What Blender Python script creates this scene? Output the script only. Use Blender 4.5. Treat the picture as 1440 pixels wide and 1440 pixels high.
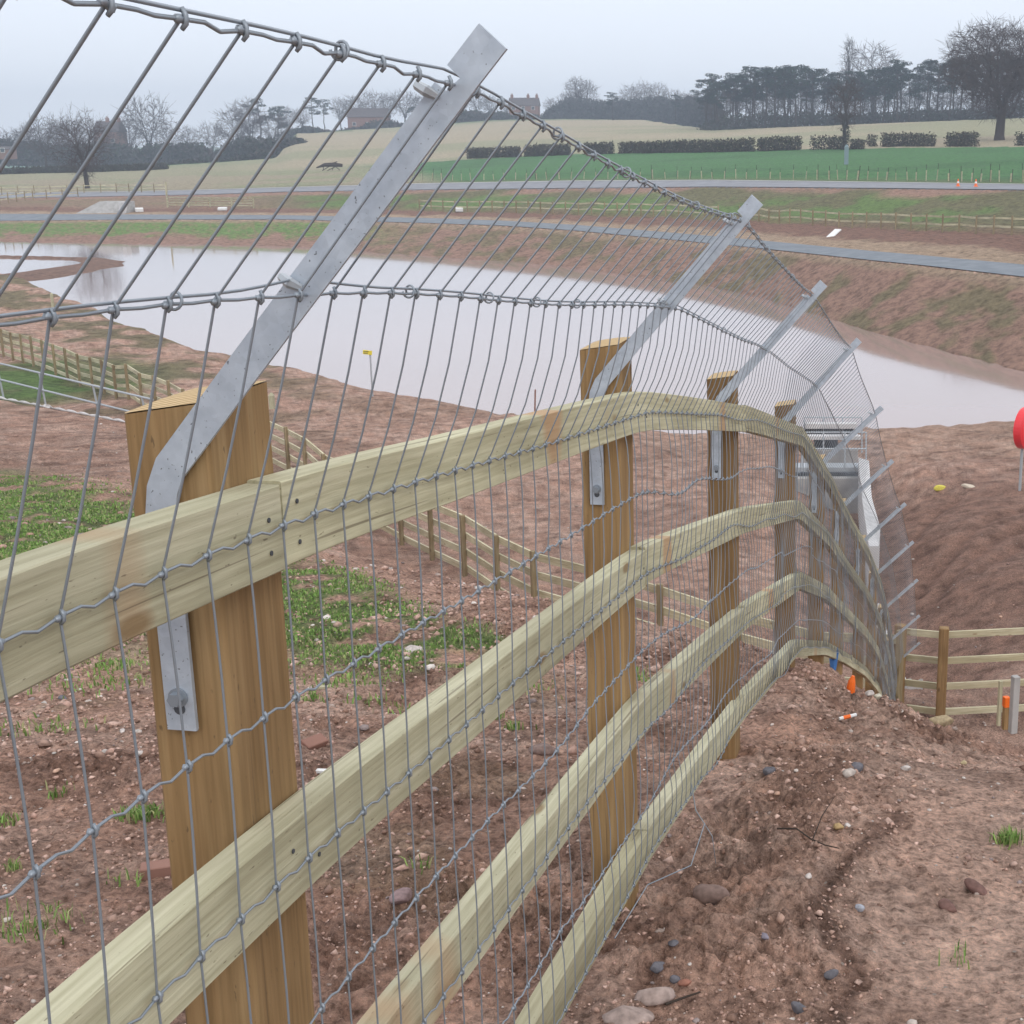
import bpy, math, random
import numpy as np
from mathutils import Vector
for o in list(bpy.data.objects): bpy.data.objects.remove(o)
S = bpy.context.scene
COL = S.collection
rnd = random.Random(7)
NR = np.random.default_rng(11)
R = math.radians

# ------------------------------------------------------------------ camera, world, sun, exposure
F, CX, CY, P = 2000., 1000., 720., R(14.5)
SP, CP = math.sin(P), math.cos(P)
cam = bpy.data.cameras.new("camera"); camo = bpy.data.objects.new("camera", cam); COL.objects.link(camo)
camo.location = (0, 0, 0); camo.rotation_euler = (R(90) - P, 0, 0)
cam.sensor_width = 36; cam.lens = 36 * F / 1440.; cam.shift_x = (720 - CX) / 1440.
cam.clip_start = .05; cam.clip_end = 9000
S.camera = camo
S.view_settings.view_transform = 'Standard'; S.view_settings.look = 'None'
S.view_settings.gamma = 1; S.view_settings.exposure = 0.47
W = bpy.data.worlds.new("World"); S.world = W; W.use_nodes = True
wt = W.node_tree; wt.nodes.clear()
def wn(t, **k):
    n = wt.nodes.new(t)
    for a, b in k.items(): setattr(n, a, b)
    return n
sky = wn('ShaderNodeTexSky', sky_type='NISHITA', sun_disc=False, sun_elevation=R(38), sun_rotation=R(150), air_density=1.0, dust_density=3.0)
skm = wn('ShaderNodeVectorMath', operation='SCALE'); skm.inputs[3].default_value = 0.1
tc = wn('ShaderNodeTexCoord'); sx = wn('ShaderNodeSeparateXYZ')
cr = wn('ShaderNodeValToRGB')
cr.color_ramp.elements[0].position = 0.0; cr.color_ramp.elements[0].color = (.755, .80, .87, 1)
cr.color_ramp.elements[1].position = 0.6; cr.color_ramp.elements[1].color = (1.02, 1.03, 1.06, 1)
e = cr.color_ramp.elements.new(.10); e.color = (.75, .80, .895, 1)
wnz = wn('ShaderNodeTexNoise'); wnz.inputs['Scale'].default_value = 1.6; wnz.inputs['Detail'].default_value = 4
mp = wn('ShaderNodeMapping'); mp.inputs['Scale'].default_value = (1, 1, 4)
mr = wn('ShaderNodeMapRange'); mr.inputs[3].default_value = .97; mr.inputs[4].default_value = 1.03
ml = wn('ShaderNodeVectorMath', operation='SCALE')
mx = wn('ShaderNodeMix', data_type='RGBA'); mx.inputs[0].default_value = 0.90
bg = wn('ShaderNodeBackground'); wo = wn('ShaderNodeOutputWorld')
L = wt.links.new
L(tc.outputs['Generated'], sx.inputs[0]); L(sx.outputs[2], cr.inputs[0])
L(tc.outputs['Generated'], mp.inputs[0]); L(mp.outputs[0], wnz.inputs[0]); L(wnz.outputs[0], mr.inputs[0])
L(cr.outputs[0], ml.inputs[0]); L(mr.outputs[0], ml.inputs[3])
L(sky.outputs[0], skm.inputs[0]); L(skm.outputs[0], mx.inputs[6]); L(ml.outputs[0], mx.inputs[7])
L(mx.outputs[2], bg.inputs[0]); bg.inputs[1].default_value = 1.0; L(bg.outputs[0], wo.inputs[0])
sun = bpy.data.lights.new("sun", 'SUN'); sun.energy = 0.6; sun.angle = R(20); sun.color = (1, .97, .92)
suno = bpy.data.objects.new("sun", sun); COL.objects.link(suno)
suno.rotation_euler = (R(52), 0, R(30))

# ------------------------------------------------------------------ helpers
def un(u, y, D):
    a = (u - CX) / F; v = (CY - y) / F
    return (a * D, D * (CP + SP * v), D * (-SP + CP * v))
def tag(o, label=None, cat=None, group=None, kind=None):
    if label: o['label'] = label
    if cat: o['category'] = cat
    if group: o['group'] = group
    if kind: o['kind'] = kind
    return o
def empty(name, loc, label, cat, group=None, rz=0):
    o = bpy.data.objects.new(name, None); COL.objects.link(o); o.location = loc
    o.rotation_euler = (0, 0, rz); o.empty_display_size = .2
    return tag(o, label, cat, group)
class MB:
    def __init__(s): s.v = []; s.f = []; s.g = []; s.c = []
    def add(s, vs, fs, g=None, c=None):
        b = len(s.v); s.v += [tuple(map(float, p)) for p in vs]; s.f += [tuple(i + b for i in f) for f in fs]
        s.g += [tuple(map(float, p)) for p in (g if g is not None else vs)]
        s.c += [c or (1, 1, 1)] * len(vs)
    def sweep(s, secs, gsecs=None, caps=True, c=None):
        n = len(secs[0]); vs = [p for q in secs for p in q]; fs = []
        for i in range(len(secs) - 1):
            for j in range(n):
                fs.append((i * n + j, i * n + (j + 1) % n, (i + 1) * n + (j + 1) % n, (i + 1) * n + j))
        if caps: fs.append(tuple(range(n - 1, -1, -1))); k = (len(secs) - 1) * n; fs.append(tuple(range(k, k + n)))
        s.add(vs, fs, [p for q in gsecs for p in q] if gsecs else None, c)
    def tube(s, pts, r, n=5, c=None, caps=True):
        pts = [Vector(p) for p in pts]; m = len(pts); secs = []
        rs = r if isinstance(r, (list, tuple)) else [r] * m
        ref = None
        for i in range(m):
            d = (pts[min(i + 1, m - 1)] - pts[max(i - 1, 0)])
            if d.length < 1e-9: d = Vector((0, 0, 1))
            d.normalize()
            if ref is None:
                a = Vector((0, 0, 1)) if abs(d.z) < .9 else Vector((1, 0, 0)); ref = d.cross(a).normalized()
            ref = (ref - d * ref.dot(d)).normalized(); w = d.cross(ref)
            secs.append([pts[i] + (ref * math.cos(2 * math.pi * k / n) + w * math.sin(2 * math.pi * k / n)) * rs[i] for k in range(n)])
        s.sweep(secs, None, caps, c)
    def box(s, c0, size, rz=0, ch=0.0, col=None, tilt=0):
        x, y, z = [q / 2 for q in size]
        pr = [(-x, -y), (x, -y), (x, y), (-x, y)]
        if ch: pr = [(-x + ch, -y), (x - ch, -y), (x, -y + ch), (x, y - ch), (x - ch, y), (-x + ch, y), (-x, y - ch), (-x, -y + ch)]
        ca, sa = math.cos(rz), math.sin(rz)
        secs = []; 
        for zz in ((-z, z) if not ch else (-z, z - ch, z)):
            k = 1 if not (ch and zz == z) else None
            ring = []
            for px, py in pr:
                if k is None: px *= (x - ch) / x; py *= (y - ch) / y
                qx, qz = px, zz
                if tilt: qx, qz = px * math.cos(tilt) - zz * math.sin(tilt), px * math.sin(tilt) + zz * math.cos(tilt)
                ring.append((c0[0] + qx * ca - py * sa, c0[1] + qx * sa + py * ca, c0[2] + qz))
            secs.append(ring)
        s.sweep(secs, None, True, col)
    def build(s, name, mat, parent=None, smooth=False, off=(0, 0, 0)):
        me = bpy.data.meshes.new(name)
        v = np.array(s.v, dtype=np.float32).reshape(-1, 3)
        me.from_pydata((v - np.array(off, dtype=np.float32)).tolist(), [], s.f)
        a = me.attributes.new('gc', 'FLOAT_VECTOR', 'POINT'); a.data.foreach_set('vector', np.array(s.g, dtype=np.float32).ravel())
        a = me.attributes.new('Col', 'FLOAT_COLOR', 'POINT')
        a.data.foreach_set('color', np.c_[np.array(s.c, dtype=np.float32).reshape(-1, 3), np.ones(len(s.c), dtype=np.float32)].ravel())
        if smooth: me.polygons.foreach_set('use_smooth', [True] * len(me.polygons))
        me.materials.append(mat); me.update()
        o = bpy.data.objects.new(name, me); COL.objects.link(o)
        if parent: o.parent = parent
        return o
def npmesh(name, verts, faces, mat, col=None, parent=None, smooth=True):
    me = bpy.data.meshes.new(name); verts = np.asarray(verts, np.float32); faces = np.asarray(faces, np.int32)
    k = faces.shape[1]
    me.vertices.add(len(verts)); me.vertices.foreach_set('co', verts.ravel())
    me.loops.add(faces.size); me.loops.foreach_set('vertex_index', faces.ravel())
    me.polygons.add(len(faces)); me.polygons.foreach_set('loop_start', np.arange(0, faces.size, k, dtype=np.int32))
    me.polygons.foreach_set('loop_total', np.full(len(faces), k, dtype=np.int32))
    if smooth: me.polygons.foreach_set('use_smooth', np.ones(len(faces), dtype=bool))
    me.update(calc_edges=True)
    if col is not None:
        a = me.attributes.new('Col', 'FLOAT_COLOR', 'POINT'); a.data.foreach_set('color', np.c_[col, np.ones(len(col))].astype(np.float32).ravel())
    me.materials.append(mat); o = bpy.data.objects.new(name, me); COL.objects.link(o)
    if parent: o.parent = parent
    return o
def copy_tree(o, parent=None, loc=None, rz=None, sc=None):
    c = o.copy(); COL.objects.link(c); c.parent = parent
    if loc is not None: c.location = loc
    if rz is not None: c.rotation_euler = (0, 0, rz)
    if sc is not None: c.scale = sc
    for ch in o.children: copy_tree(ch, c)
    return c

# ------------------------------------------------------------------ materials
def mat(name, col=(.5, .5, .5), rough=.8, metal=0, spec=.3, build=None):
    m = bpy.data.materials.new(name); m.use_nodes = True; t = m.node_tree; b = t.nodes['Principled BSDF']
    b.inputs['Base Color'].default_value = (*col, 1); b.inputs['Roughness'].default_value = rough
    b.inputs['Metallic'].default_value = metal; b.inputs['Specular IOR Level'].default_value = spec
    if build: build(t, b)
    return m
def N(t, ty, **k):
    n = t.nodes.new(ty)
    for a, b in k.items():
        if a in ('operation', 'data_type', 'blend_type', 'attribute_name', 'feature', 'interpolation_type', 'distance', 'invert'): setattr(n, a, b)
        else: n.inputs[a.replace('_', ' ')].default_value = b
    return n
def ramp(t, src, stops):
    n = t.nodes.new('ShaderNodeValToRGB'); el = n.color_ramp.elements
    while len(el) < len(stops): el.new(.5)
    for e_, (p, c) in zip(el, stops): e_.position = p; e_.color = (*c, 1) if len(c) == 3 else c
    t.links.new(src, n.inputs[0]); return n
def mapping(t, src, scale):
    n = t.nodes.new('ShaderNodeMapping'); n.inputs['Scale'].default_value = scale; t.links.new(src, n.inputs[0]); return n.outputs[0]
def mixc(t, a, b, f, mode='MIX'):
    n = t.nodes.new('ShaderNodeMix'); n.data_type = 'RGBA'; n.blend_type = mode; n.clamp_result = False
    for s_, i in ((a, 6), (b, 7), (f, 0)):
        if isinstance(s_, (int, float)): n.inputs[i].default_value = s_
        elif isinstance(s_, tuple): n.inputs[i].default_value = (*s_, 1)
        else: t.links.new(s_, n.inputs[i])
    return n.outputs[2]
def bump(t, b, h, strength, dist):
    n = t.nodes.new('ShaderNodeBump'); n.inputs['Strength'].default_value = strength; n.inputs['Distance'].default_value = dist
    t.links.new(h, n.inputs['Height']); t.links.new(n.outputs[0], b.inputs['Normal']); return n

def wood_build(c1, c2, c3, knot, stain=None):
    def f(t, b):
        at = N(t, 'ShaderNodeAttribute', attribute_name='gc')
        v1 = mapping(t, at.outputs['Vector'], (1.0, 22, 22))
        nz = N(t, 'ShaderNodeTexNoise', Scale=1.0, Detail=6.0, Roughness=.6, Distortion=.6); t.links.new(v1, nz.inputs[0])
        v2 = mapping(t, at.outputs['Vector'], (5, 150, 150))
        nf = N(t, 'ShaderNodeTexNoise', Scale=1.0, Detail=3.0); t.links.new(v2, nf.inputs[0])
        r = ramp(t, nz.outputs[0], [(.3, c1), (.5, c2), (.72, c3)])
        c = mixc(t, r.outputs[0], ramp(t, nf.outputs[0], [(.35, (.84, .83, .80)), (.6, (1.04, 1.04, 1.04))]).outputs[0], 1.0, 'MULTIPLY')
        v3 = mapping(t, at.outputs['Vector'], (1.5, 3.5, 3.5))
        nb = N(t, 'ShaderNodeTexNoise', Scale=1.0, Detail=3.0); t.links.new(v3, nb.inputs[0])
        c = mixc(t, c, ramp(t, nb.outputs[0], [(.33, (.78, .76, .72)), (.6, (1.08, 1.08, 1.05))]).outputs[0], 1.0, 'MULTIPLY')
        if stain:
            vs = mapping(t, at.outputs['Vector'], (3.1, 1.2, 1.2))
            ns = N(t, 'ShaderNodeTexNoise', Scale=1.0, Detail=1.0); t.links.new(vs, ns.inputs[0])
            c = mixc(t, c, stain, ramp(t, ns.outputs[0], [(.66, (0, 0, 0)), (.72, (.75, .75, .75))]).outputs[0])
        v4 = mapping(t, at.outputs['Vector'], (3.2, 9, 9))
        vo = N(t, 'ShaderNodeTexVoronoi', Scale=1.0); t.links.new(v4, vo.inputs[0])
        c = mixc(t, c, knot, ramp(t, vo.outputs['Distance'], [(.07, (.85, .85, .85)), (.13, (0, 0, 0))]).outputs[0])
        v5 = mapping(t, at.outputs['Vector'], (60, 200, 200))
        n5 = N(t, 'ShaderNodeTexNoise', Scale=1.0, Detail=2.0); t.links.new(v5, n5.inputs[0])
        c = mixc(t, c, (.08, .055, .035), ramp(t, n5.outputs[0], [(.70, (0, 0, 0)), (.76, (.6, .6, .6))]).outputs[0])
        oi = t.nodes.new('ShaderNodeObjectInfo'); c = mixc(t, c, ramp(t, oi.outputs['Random'], [(0, (.86, .84, .80)), (.5, (1, 1, 1)), (1, (1.1, 1.09, 1.04))]).outputs[0], 1., 'MULTIPLY')
        v6 = mapping(t, at.outputs['Vector'], (1.6, 110, 110)); n6 = N(t, 'ShaderNodeTexNoise', Scale=1.0, Detail=1.0, Distortion=.4); t.links.new(v6, n6.inputs[0])
        ck = ramp(t, n6.outputs[0], [(.27, (1, 1, 1)), (.30, (0, 0, 0))]).outputs[0]; c = mixc(t, c, (.10, .07, .045), mixc(t, ck, (.55, .55, .55), 1., 'MULTIPLY'))
        t.links.new(c, b.inputs['Base Color'])
        ad = N(t, 'ShaderNodeMath', operation='ADD'); t.links.new(nz.outputs[0], ad.inputs[0]); t.links.new(nf.outputs[0], ad.inputs[1])
        bump(t, b, ad.outputs[0], .5, .0025)
    return f
M = {}
M['rail'] = mat('rail_wood', rough=.75, spec=.25, build=wood_build((.37, .35, .245), (.455, .435, .315), (.54, .515, .39), (.24, .16, .08), (.42, .25, .14)))
M['post'] = mat('post_wood', rough=.75, spec=.25, build=wood_build((.20, .122, .055), (.285, .18, .087), (.365, .25, .13), (.10, .055, .025)))
M['oldpost'] = mat('weathered_post', rough=.85, build=wood_build((.22, .17, .10), (.30, .24, .15), (.38, .32, .21), (.12, .08, .05)))
M['palerail'] = mat('pale_rail_wood', rough=.8, spec=.2, build=wood_build((.46, .43, .30), (.56, .52, .38), (.66, .62, .48), (.3, .22, .13)))
M['endgrain'] = mat('end_grain', rough=.85)
def eg(t, b):
    at = N(t, 'ShaderNodeAttribute', attribute_name='gc')
    w = t.nodes.new('ShaderNodeTexWave'); w.wave_type = 'RINGS'; w.inputs['Scale'].default_value = 45; w.inputs['Distortion'].default_value = 3; w.inputs['Detail'].default_value = 3
    t.links.new(at.outputs['Vector'], w.inputs[0])
    t.links.new(ramp(t, w.outputs[0], [(.2, (.36, .24, .11)), (.8, (.60, .45, .26))]).outputs[0], b.inputs['Base Color'])
eg(M['endgrain'].node_tree, M['endgrain'].node_tree.nodes['Principled BSDF'])
def galv(t, b):
    tc_ = t.nodes.new('ShaderNodeTexCoord')
    n1 = N(t, 'ShaderNodeTexNoise', Scale=40.0, Detail=4.0); n2 = N(t, 'ShaderNodeTexNoise', Scale=260.0, Detail=1.0)
    n3 = N(t, 'ShaderNodeTexVoronoi', Scale=130.0)
    for n in (n1, n2, n3): t.links.new(tc_.outputs['Object'], n.inputs[0])
    c = ramp(t, n1.outputs[0], [(.3, (.42, .475, .545)), (.7, (.53, .59, .66))]).outputs[0]
    c = mixc(t, c, (.10, .10, .11), ramp(t, n2.outputs[0], [(.71, (0, 0, 0)), (.76, (.8, .8, .8))]).outputs[0])
    c = mixc(t, c, ramp(t, n3.outputs['Color'], [(0, (.93, .93, .93)), (1, (1.05, 1.05, 1.05))]).outputs[0], 1.0, 'MULTIPLY')
    t.links.new(c, b.inputs['Base Color'])
M['galv'] = mat('galvanised_bar', rough=.5, metal=.35, spec=.5, build=galv)
M['wire'] = mat('galvanised_wire', (.27, .305, .345), rough=.42, metal=.35, spec=.5)
M['wirelite'] = mat('far_rail_steel', (.42, .45, .48), rough=.5, metal=.3)
M['steel_dark'] = mat('dark_steel', (.10, .11, .125), rough=.5, metal=.5)
M['bark'] = mat('bark', (.055, .043, .036), rough=.95, spec=.1)
M['twig'] = mat('twigs', (.075, .055, .05), rough=.95, spec=.1)
def colattr(scale=None):
    def f(t, b):
        at = N(t, 'ShaderNodeAttribute', attribute_name='Col'); c = at.outputs['Color']
        if scale:
            g = t.nodes.new('ShaderNodeNewGeometry')
            n = N(t, 'ShaderNodeTexNoise', Scale=scale, Detail=4.0); t.links.new(g.outputs['Position'], n.inputs[0])
            c = mixc(t, c, ramp(t, n.outputs[0], [(.3, (.7, .7, .7)), (.7, (1.25, 1.25, 1.25))]).outputs[0], 1.0, 'MULTIPLY')
        t.links.new(c, b.inputs['Base Color'])
    return f
M['col'] = mat('coloured', rough=.85, spec=.2, build=colattr(None))
M['stone'] = mat('stone', rough=.85, spec=.25, build=colattr(60))
M['needles'] = mat('pine_needles', rough=.9, spec=.1, build=colattr(.6))
M['leaf'] = mat('hedge_leaf', rough=.9, spec=.1, build=colattr(.8))
M['grass'] = mat('grass_blades', rough=.8, spec=.2, build=colattr(None))
def concb(c1, c2, sc):
    def f(t, b):
        g = t.nodes.new('ShaderNodeNewGeometry')
        n = N(t, 'ShaderNodeTexNoise', Scale=sc, Detail=6.0, Roughness=.6); t.links.new(g.outputs['Position'], n.inputs[0])
        t.links.new(ramp(t, n.outputs[0], [(.3, c1), (.7, c2)]).outputs[0], b.inputs['Base Color'])
    return f
M['concrete'] = mat('concrete', rough=.9, build=concb((.30, .29, .28), (.46, .45, .44), 2.5))
M['pale_concrete'] = mat('pale_concrete', rough=.9, build=concb((.50, .49, .49), (.66, .65, .65), 2.5))
M['asphalt'] = mat('asphalt', rough=.9, build=concb((.20, .205, .225), (.27, .275, .30), .8))
M['pathgravel'] = mat('path_gravel', rough=.95, build=concb((.15, .17, .195), (.22, .24, .265), .9))
M['bluegrey'] = mat('blue_grey_post', (.20, .27, .30), .8)
M['white'] = mat('white_paint', (.75, .75, .74), .6)
M['yellow'] = mat('yellow_paint', (.75, .62, .06), .5)
M['orange'] = mat('orange_plastic', (.85, .16, .02), .45)
M['red'] = mat('red_plastic', (.78, .035, .045), .35, spec=.5)
M['blue'] = mat('blue_plastic', (.06, .17, .42), .45)
M['brick'] = mat('brick', rough=.9, build=concb((.20, .105, .08), (.30, .165, .13), 4))
M['roof'] = mat('roof_tiles', rough=.9, build=concb((.07, .06, .06), (.12, .10, .10), 2))
M['glass'] = mat('window_glass', (.05, .06, .07), .1, spec=.6)

# ------------------------------------------------------------------ numpy noise
_G = NR.random((256, 256)).astype(np.float64)
def vnoise(x, y):
    xi = np.floor(x).astype(int); yi = np.floor(y).astype(int); fx = x - xi; fy = y - yi
    fx = fx * fx * (3 - 2 * fx); fy = fy * fy * (3 - 2 * fy)
    a = _G[xi & 255, yi & 255]; b_ = _G[(xi + 1) & 255, yi & 255]; c = _G[xi & 255, (yi + 1) & 255]; d = _G[(xi + 1) & 255, (yi + 1) & 255]
    return (a + (b_ - a) * fx) * (1 - fy) + (c + (d - c) * fx) * fy
def fbm(x, y, o=4, g=.5):
    s = 0; a = 1; t = 0
    for i in range(o):
        s = s + a * vnoise(x * 2 ** i + 17.3 * i, y * 2 ** i + 9.1 * i); t += a; a *= g
    return s / t
def sstep(a, b, x): q = np.clip((x - a) / (b - a), 0, 1); return q * q * (3 - 2 * q)

# ------------------------------------------------------------------ main fence line (plan x(y) and rail height z(y))
FY = [-3, -1.5, .965, 1.38, 2.015, 3.186, 4.856, 6.786, 8.298, 9.982, 11.654, 13.222, 14.764, 16.286, 17.707, 18.4]
FX = [-1.173, -.927, -.523, -.455, -.351, -.159, .113, .440, .693, .978, 1.313, 1.622, 1.914, 2.193, 2.435, 2.55]
FZ = [-.20, -.235, -.300, -.330, -.397, -.540, -.872, -1.320, -1.861, -2.539, -3.264, -3.990, -4.819, -5.722, -6.618, -7.05]
def pchip(xs, ys):
    xs = np.array(xs, float); ys = np.array(ys, float); h = np.diff(xs); d = np.diff(ys) / h; m = np.zeros(len(xs))
    m[0] = d[0]; m[-1] = d[-1]
    for i in range(1, len(xs) - 1):
        m[i] = 0 if d[i - 1] * d[i] <= 0 else 3 * (h[i] + h[i - 1]) / ((2 * h[i] + h[i - 1]) / d[i - 1] + (h[i] + 2 * h[i - 1]) / d[i])
    def f(x):
        x = np.asarray(x, float); i = np.clip(np.searchsorted(xs, x) - 1, 0, len(xs) - 2); t = (x - xs[i]) / h[i]
        return ((1 + 2 * t) * (1 - t) ** 2) * ys[i] + t * (1 - t) ** 2 * h[i] * m[i] + t * t * (3 - 2 * t) * ys[i + 1] + t * t * (t - 1) * h[i] * m[i + 1]
    return f
Xf = pchip(FY, FX)
_za = pchip(FY[:8], FZ[:8]); _zb = pchip(FY[7:], FZ[7:])
def Zf(y):
    y = np.asarray(y, float); return np.where(y < 6.786, _za(np.minimum(y, 6.786)), _zb(np.maximum(y, 6.786)))

# rails are sawn boards: nearly straight from post to post, with a small angle at each post
PY = [-.40, 1.437, 3.21, 4.92, 6.82, 8.6, 10.35, 12.1, 13.8, 15.4, 16.95, 18.3]
_xc, _zc = Xf, Zf
_py = np.array([-3.] + PY + [19.2]); _px = np.array([float(_xc(min(q, 18.39))) for q in _py]); _pz = np.array([float(_zc(min(q, 18.39))) for q in _py])
def _mix(fc, pv):
    def f(y):
        y = np.asarray(y, float); a = sum(np.interp(y + d, _py, pv) for d in (-.10, -.04, .04, .10)) / 4
        w = .8 * np.clip((y - 1.44) / .5, 0, 1)
        return w * a + (1 - w) * fc(np.minimum(y, 18.39))
    return f
Xf = _mix(_xc, _px); Zf = _mix(_zc, _pz)

# ------------------------------------------------------------------ terrain
ZW = -9.6
US = [-700, 0, 33, 60, 123, 167, 233, 273, 313, 370, 480, 690, 800, 960, 1040, 1130, 1220, 1260, 1300, 1390, 1440, 1900]
YS = [372, 388, 398, 413, 437, 460, 480, 495, 500, 512, 541, 583, 598, 617, 618, 612, 604, 607, 603, 599, 601, 605]
def feat(us, ys, Ds=None, z=None): return (np.array(us, float), np.array(ys, float), None if Ds is None else np.array(Ds, float), z)
UU = [-500, 0, 200, 400, 600, 800, 900, 980, 1000, 1130, 1270, 1440, 1900]
feats = {
 'shore': feat(US, YS, z=ZW),
 'fshore': feat([-700, 0, 200, 400, 480, 600, 720, 773, 860, 960, 1000, 1062, 1130, 1219, 1284, 1356, 1440, 1900], [335, 340, 343, 346, 351, 361, 368, 372, 384, 398, 404, 417, 437, 465, 482, 502, 521, 590], z=ZW),
 'path0': feat([-500, 0, 200, 400, 600, 713, 813, 960, 1062, 1146, 1229, 1300, 1440, 1900], [316, 311, 309, 309, 314, 318, 325, 339, 349, 358, 367, 374, 390, 440], [170, 160, 158, 153, 142, 134, 126, 112, 102, 93.5, 85.5, 81, 73.5, 58]),
 'path1': feat([-500, 0, 200, 400, 600, 713, 813, 960, 1062, 1146, 1229, 1300, 1440, 1900], [305, 301, 302, 303, 307, 311, 317, 329, 338, 346, 354, 360, 373, 415], [176, 166, 164, 158, 148, 140, 132, 118, 107, 99, 91, 86.5, 79, 62]),
 'fence': feat([-500, 0, 200, 400, 600, 800, 1000, 1130, 1270, 1440, 1900], [293, 291, 293, 294, 297, 302, 309, 316, 323, 332, 352], [180, 174, 173, 170, 160, 147, 132, 120, 108, 97, 82]),
 'road0': feat([-500, 0, 200, 300, 400, 600, 800, 1000, 1130, 1270, 1440, 1900], [281, 279, 275.5, 273.5, 270, 267, 265, 263, 264, 265.5, 267.5, 276], [196, 193, 192, 191, 189, 178, 165, 150, 139, 127, 115, 96]),
 'road1': feat([-500, 0, 200, 300, 400, 600, 800, 1000, 1130, 1270, 1440, 1900], [274, 272, 269.5, 267, 264, 258.5, 255, 254, 255.5, 257.5, 260, 266], [207, 204, 203, 202, 199, 188, 175, 160, 149, 137, 125, 106]),
 'hedge': feat([-500, 0, 200, 400, 600, 660, 800, 1000, 1130, 1270, 1440, 1900], [256, 254, 250, 240, 228, 224, 217, 212, 210, 208, 206.5, 207], [265, 265, 268, 272, 272, 270, 262, 242, 230, 218, 205, 190]),
 'top': feat([-500, 0, 130, 300, 396, 408, 500, 600, 700, 800, 900, 975, 1000, 1130, 1270, 1440, 1900], [246, 244, 239, 229, 222, 188, 182, 175, 168.5, 167, 167.5, 178, 183, 178, 172, 166, 160], [305, 305, 310, 320, 340, 430, 460, 480, 490, 490, 480, 400, 372, 350, 340, 330, 320]),
}
def feat_RZ(name, t):
    us, ys, Ds, z = feats[name]
    k = np.full_like(t, CP)
    for _ in range(6):
        u = CX + F * t * k; yy = np.interp(u, us, ys); v = (CY - yy) / F; k = CP + SP * v
    sl = -SP + CP * v
    D = (z / sl) if Ds is None else np.interp(u, us, Ds)
    Yw = D * k; return Yw * np.sqrt(1 + t * t), D * sl
_T = np.tan(np.radians(np.linspace(-36, 24, 601)))
_K = []
rs, _ = feat_RZ('shore', _T); rf, _ = feat_RZ('fshore', _T)
def sm(a, n=7):
    k = np.ones(n) / n; return np.convolve(np.pad(a, n // 2, mode='edge'), k, 'valid')
rs_s = rs + (vnoise(np.arange(601) * .23, np.zeros(601)) - .5) * rs * .012
rf_s = rf + (vnoise(np.arange(601) * .31, np.zeros(601) + 5) - .5) * rf * .012
rf_s = np.maximum(rf_s, rs_s + 4)
_K.append((rs_s - 7, None)); _K.append((rs_s, np.full(601, ZW)))
_K.append((rs_s + 2, np.full(601, ZW - .35))); _K.append((rf_s - 2, np.full(601, ZW - .35))); _K.append((rf_s, np.full(601, ZW)))
for nm in ('path0', 'path1', 'fence', 'road0', 'road1', 'hedge', 'top'):
    r_, z_ = feat_RZ(nm, _T); _K.append((sm(r_), sm(z_)))
rt, zt = _K[-1]
_K.append((rt + 60, zt - .5)); _K.append((rt + 400, zt - 10)); _K.append((rt * 0 + 6000., zt * 0 - 14.))
KR = np.array([k[0] for k in _K]);
for i in range(1, len(KR)): KR[i] = np.maximum(KR[i], KR[i - 1] + .5)
def near_z(x, y):
    yc = np.maximum(y, -30)
    P1 = np.where(y < 0, -1.50 - .03 * yc, np.where(y < 6, -1.50 - .06 * yc - .016 * yc * yc, -2.436 - .135 * (yc - 6)))
    P2a = .25 - .43 * x - .375 * y - .02 * np.clip(y - 12, 0, 20); P2n = .129 - .2555 * x - .20 * np.clip(x - .75, 0, 3) - .3714 * y - .09 * np.clip(y - 12, 0, 20)
    wn_ = sstep(-.37, -.25, x / np.maximum(y, 1.)); P2 = P2a * (1 - wn_) + P2n * wn_
    dn = (x + 10) * .81 + (y - 25.6) * .58
    P2b = P1 - .9 * np.maximum(dn, -1) * 1.0
    wl = 1 - sstep(-10.5, -7.5, x)
    P2 = np.where(wl > 0, P2 * (1 - wl) + np.minimum(P2, P2b) * wl, P2)
    k = .25
    h = np.clip(.5 + .5 * (P2 - P1) / k, 0, 1); g = P2 * (1 - h) + P1 * h - k * h * (1 - h)
    # mound of spoil on the right of the fence, by the crest
    g = g - .02 + .03 * np.exp(-((y - 6.1) / .6) ** 2) * sstep(.35, .9, x - .164 * (y - 6.3)) + .07 * np.exp(-((x - .164 * y + .30) / .28) ** 2) * sstep(2.5, 4, y) * (1 - sstep(6.5, 8, y))
    df = x - (.164 * y - .68); g = g - .15 * sstep(.02, .35, df) * sstep(4.3, 5.8, y) * (1 - sstep(8.5, 12, y))
    fl = -7.46 - .025 * np.clip(y, 0, 60) + .36 * np.exp(-((y - 18.6) / 3.) ** 2) * sstep(1.6, 2.8, x)
    xc = 2.95 + (y - 19) * .05
    fl = fl - .9 * np.exp(-((x - xc) / 1.5) ** 2) * sstep(19, 22, y) * (1 - sstep(36, 41, y)) + .35 * sstep(5, 11, x - (y - 25) * .1) 
    k = .25; h = np.clip(.5 + .5 * (g - fl) / k, 0, 1); g = fl * (1 - h) + g * h + k * h * (1 - h)
    return g
SPIT = [((-60, 362), .6), ((0, 361.6), .6), ((88, 363.8), .8), ((125, 364.5), 1.3), ((146, 369), 1.8), ((128, 375), 2.4), ((85, 381), 2.6), ((40, 388), 3.2), ((0, 392), 4)]
SP_P = []
for (u, y), w in SPIT:
    v = (CY - y) / F; D = ZW / (-SP + CP * v); q = un(u, y, D); SP_P.append((q[0], q[1], w))
TR = []
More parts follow.
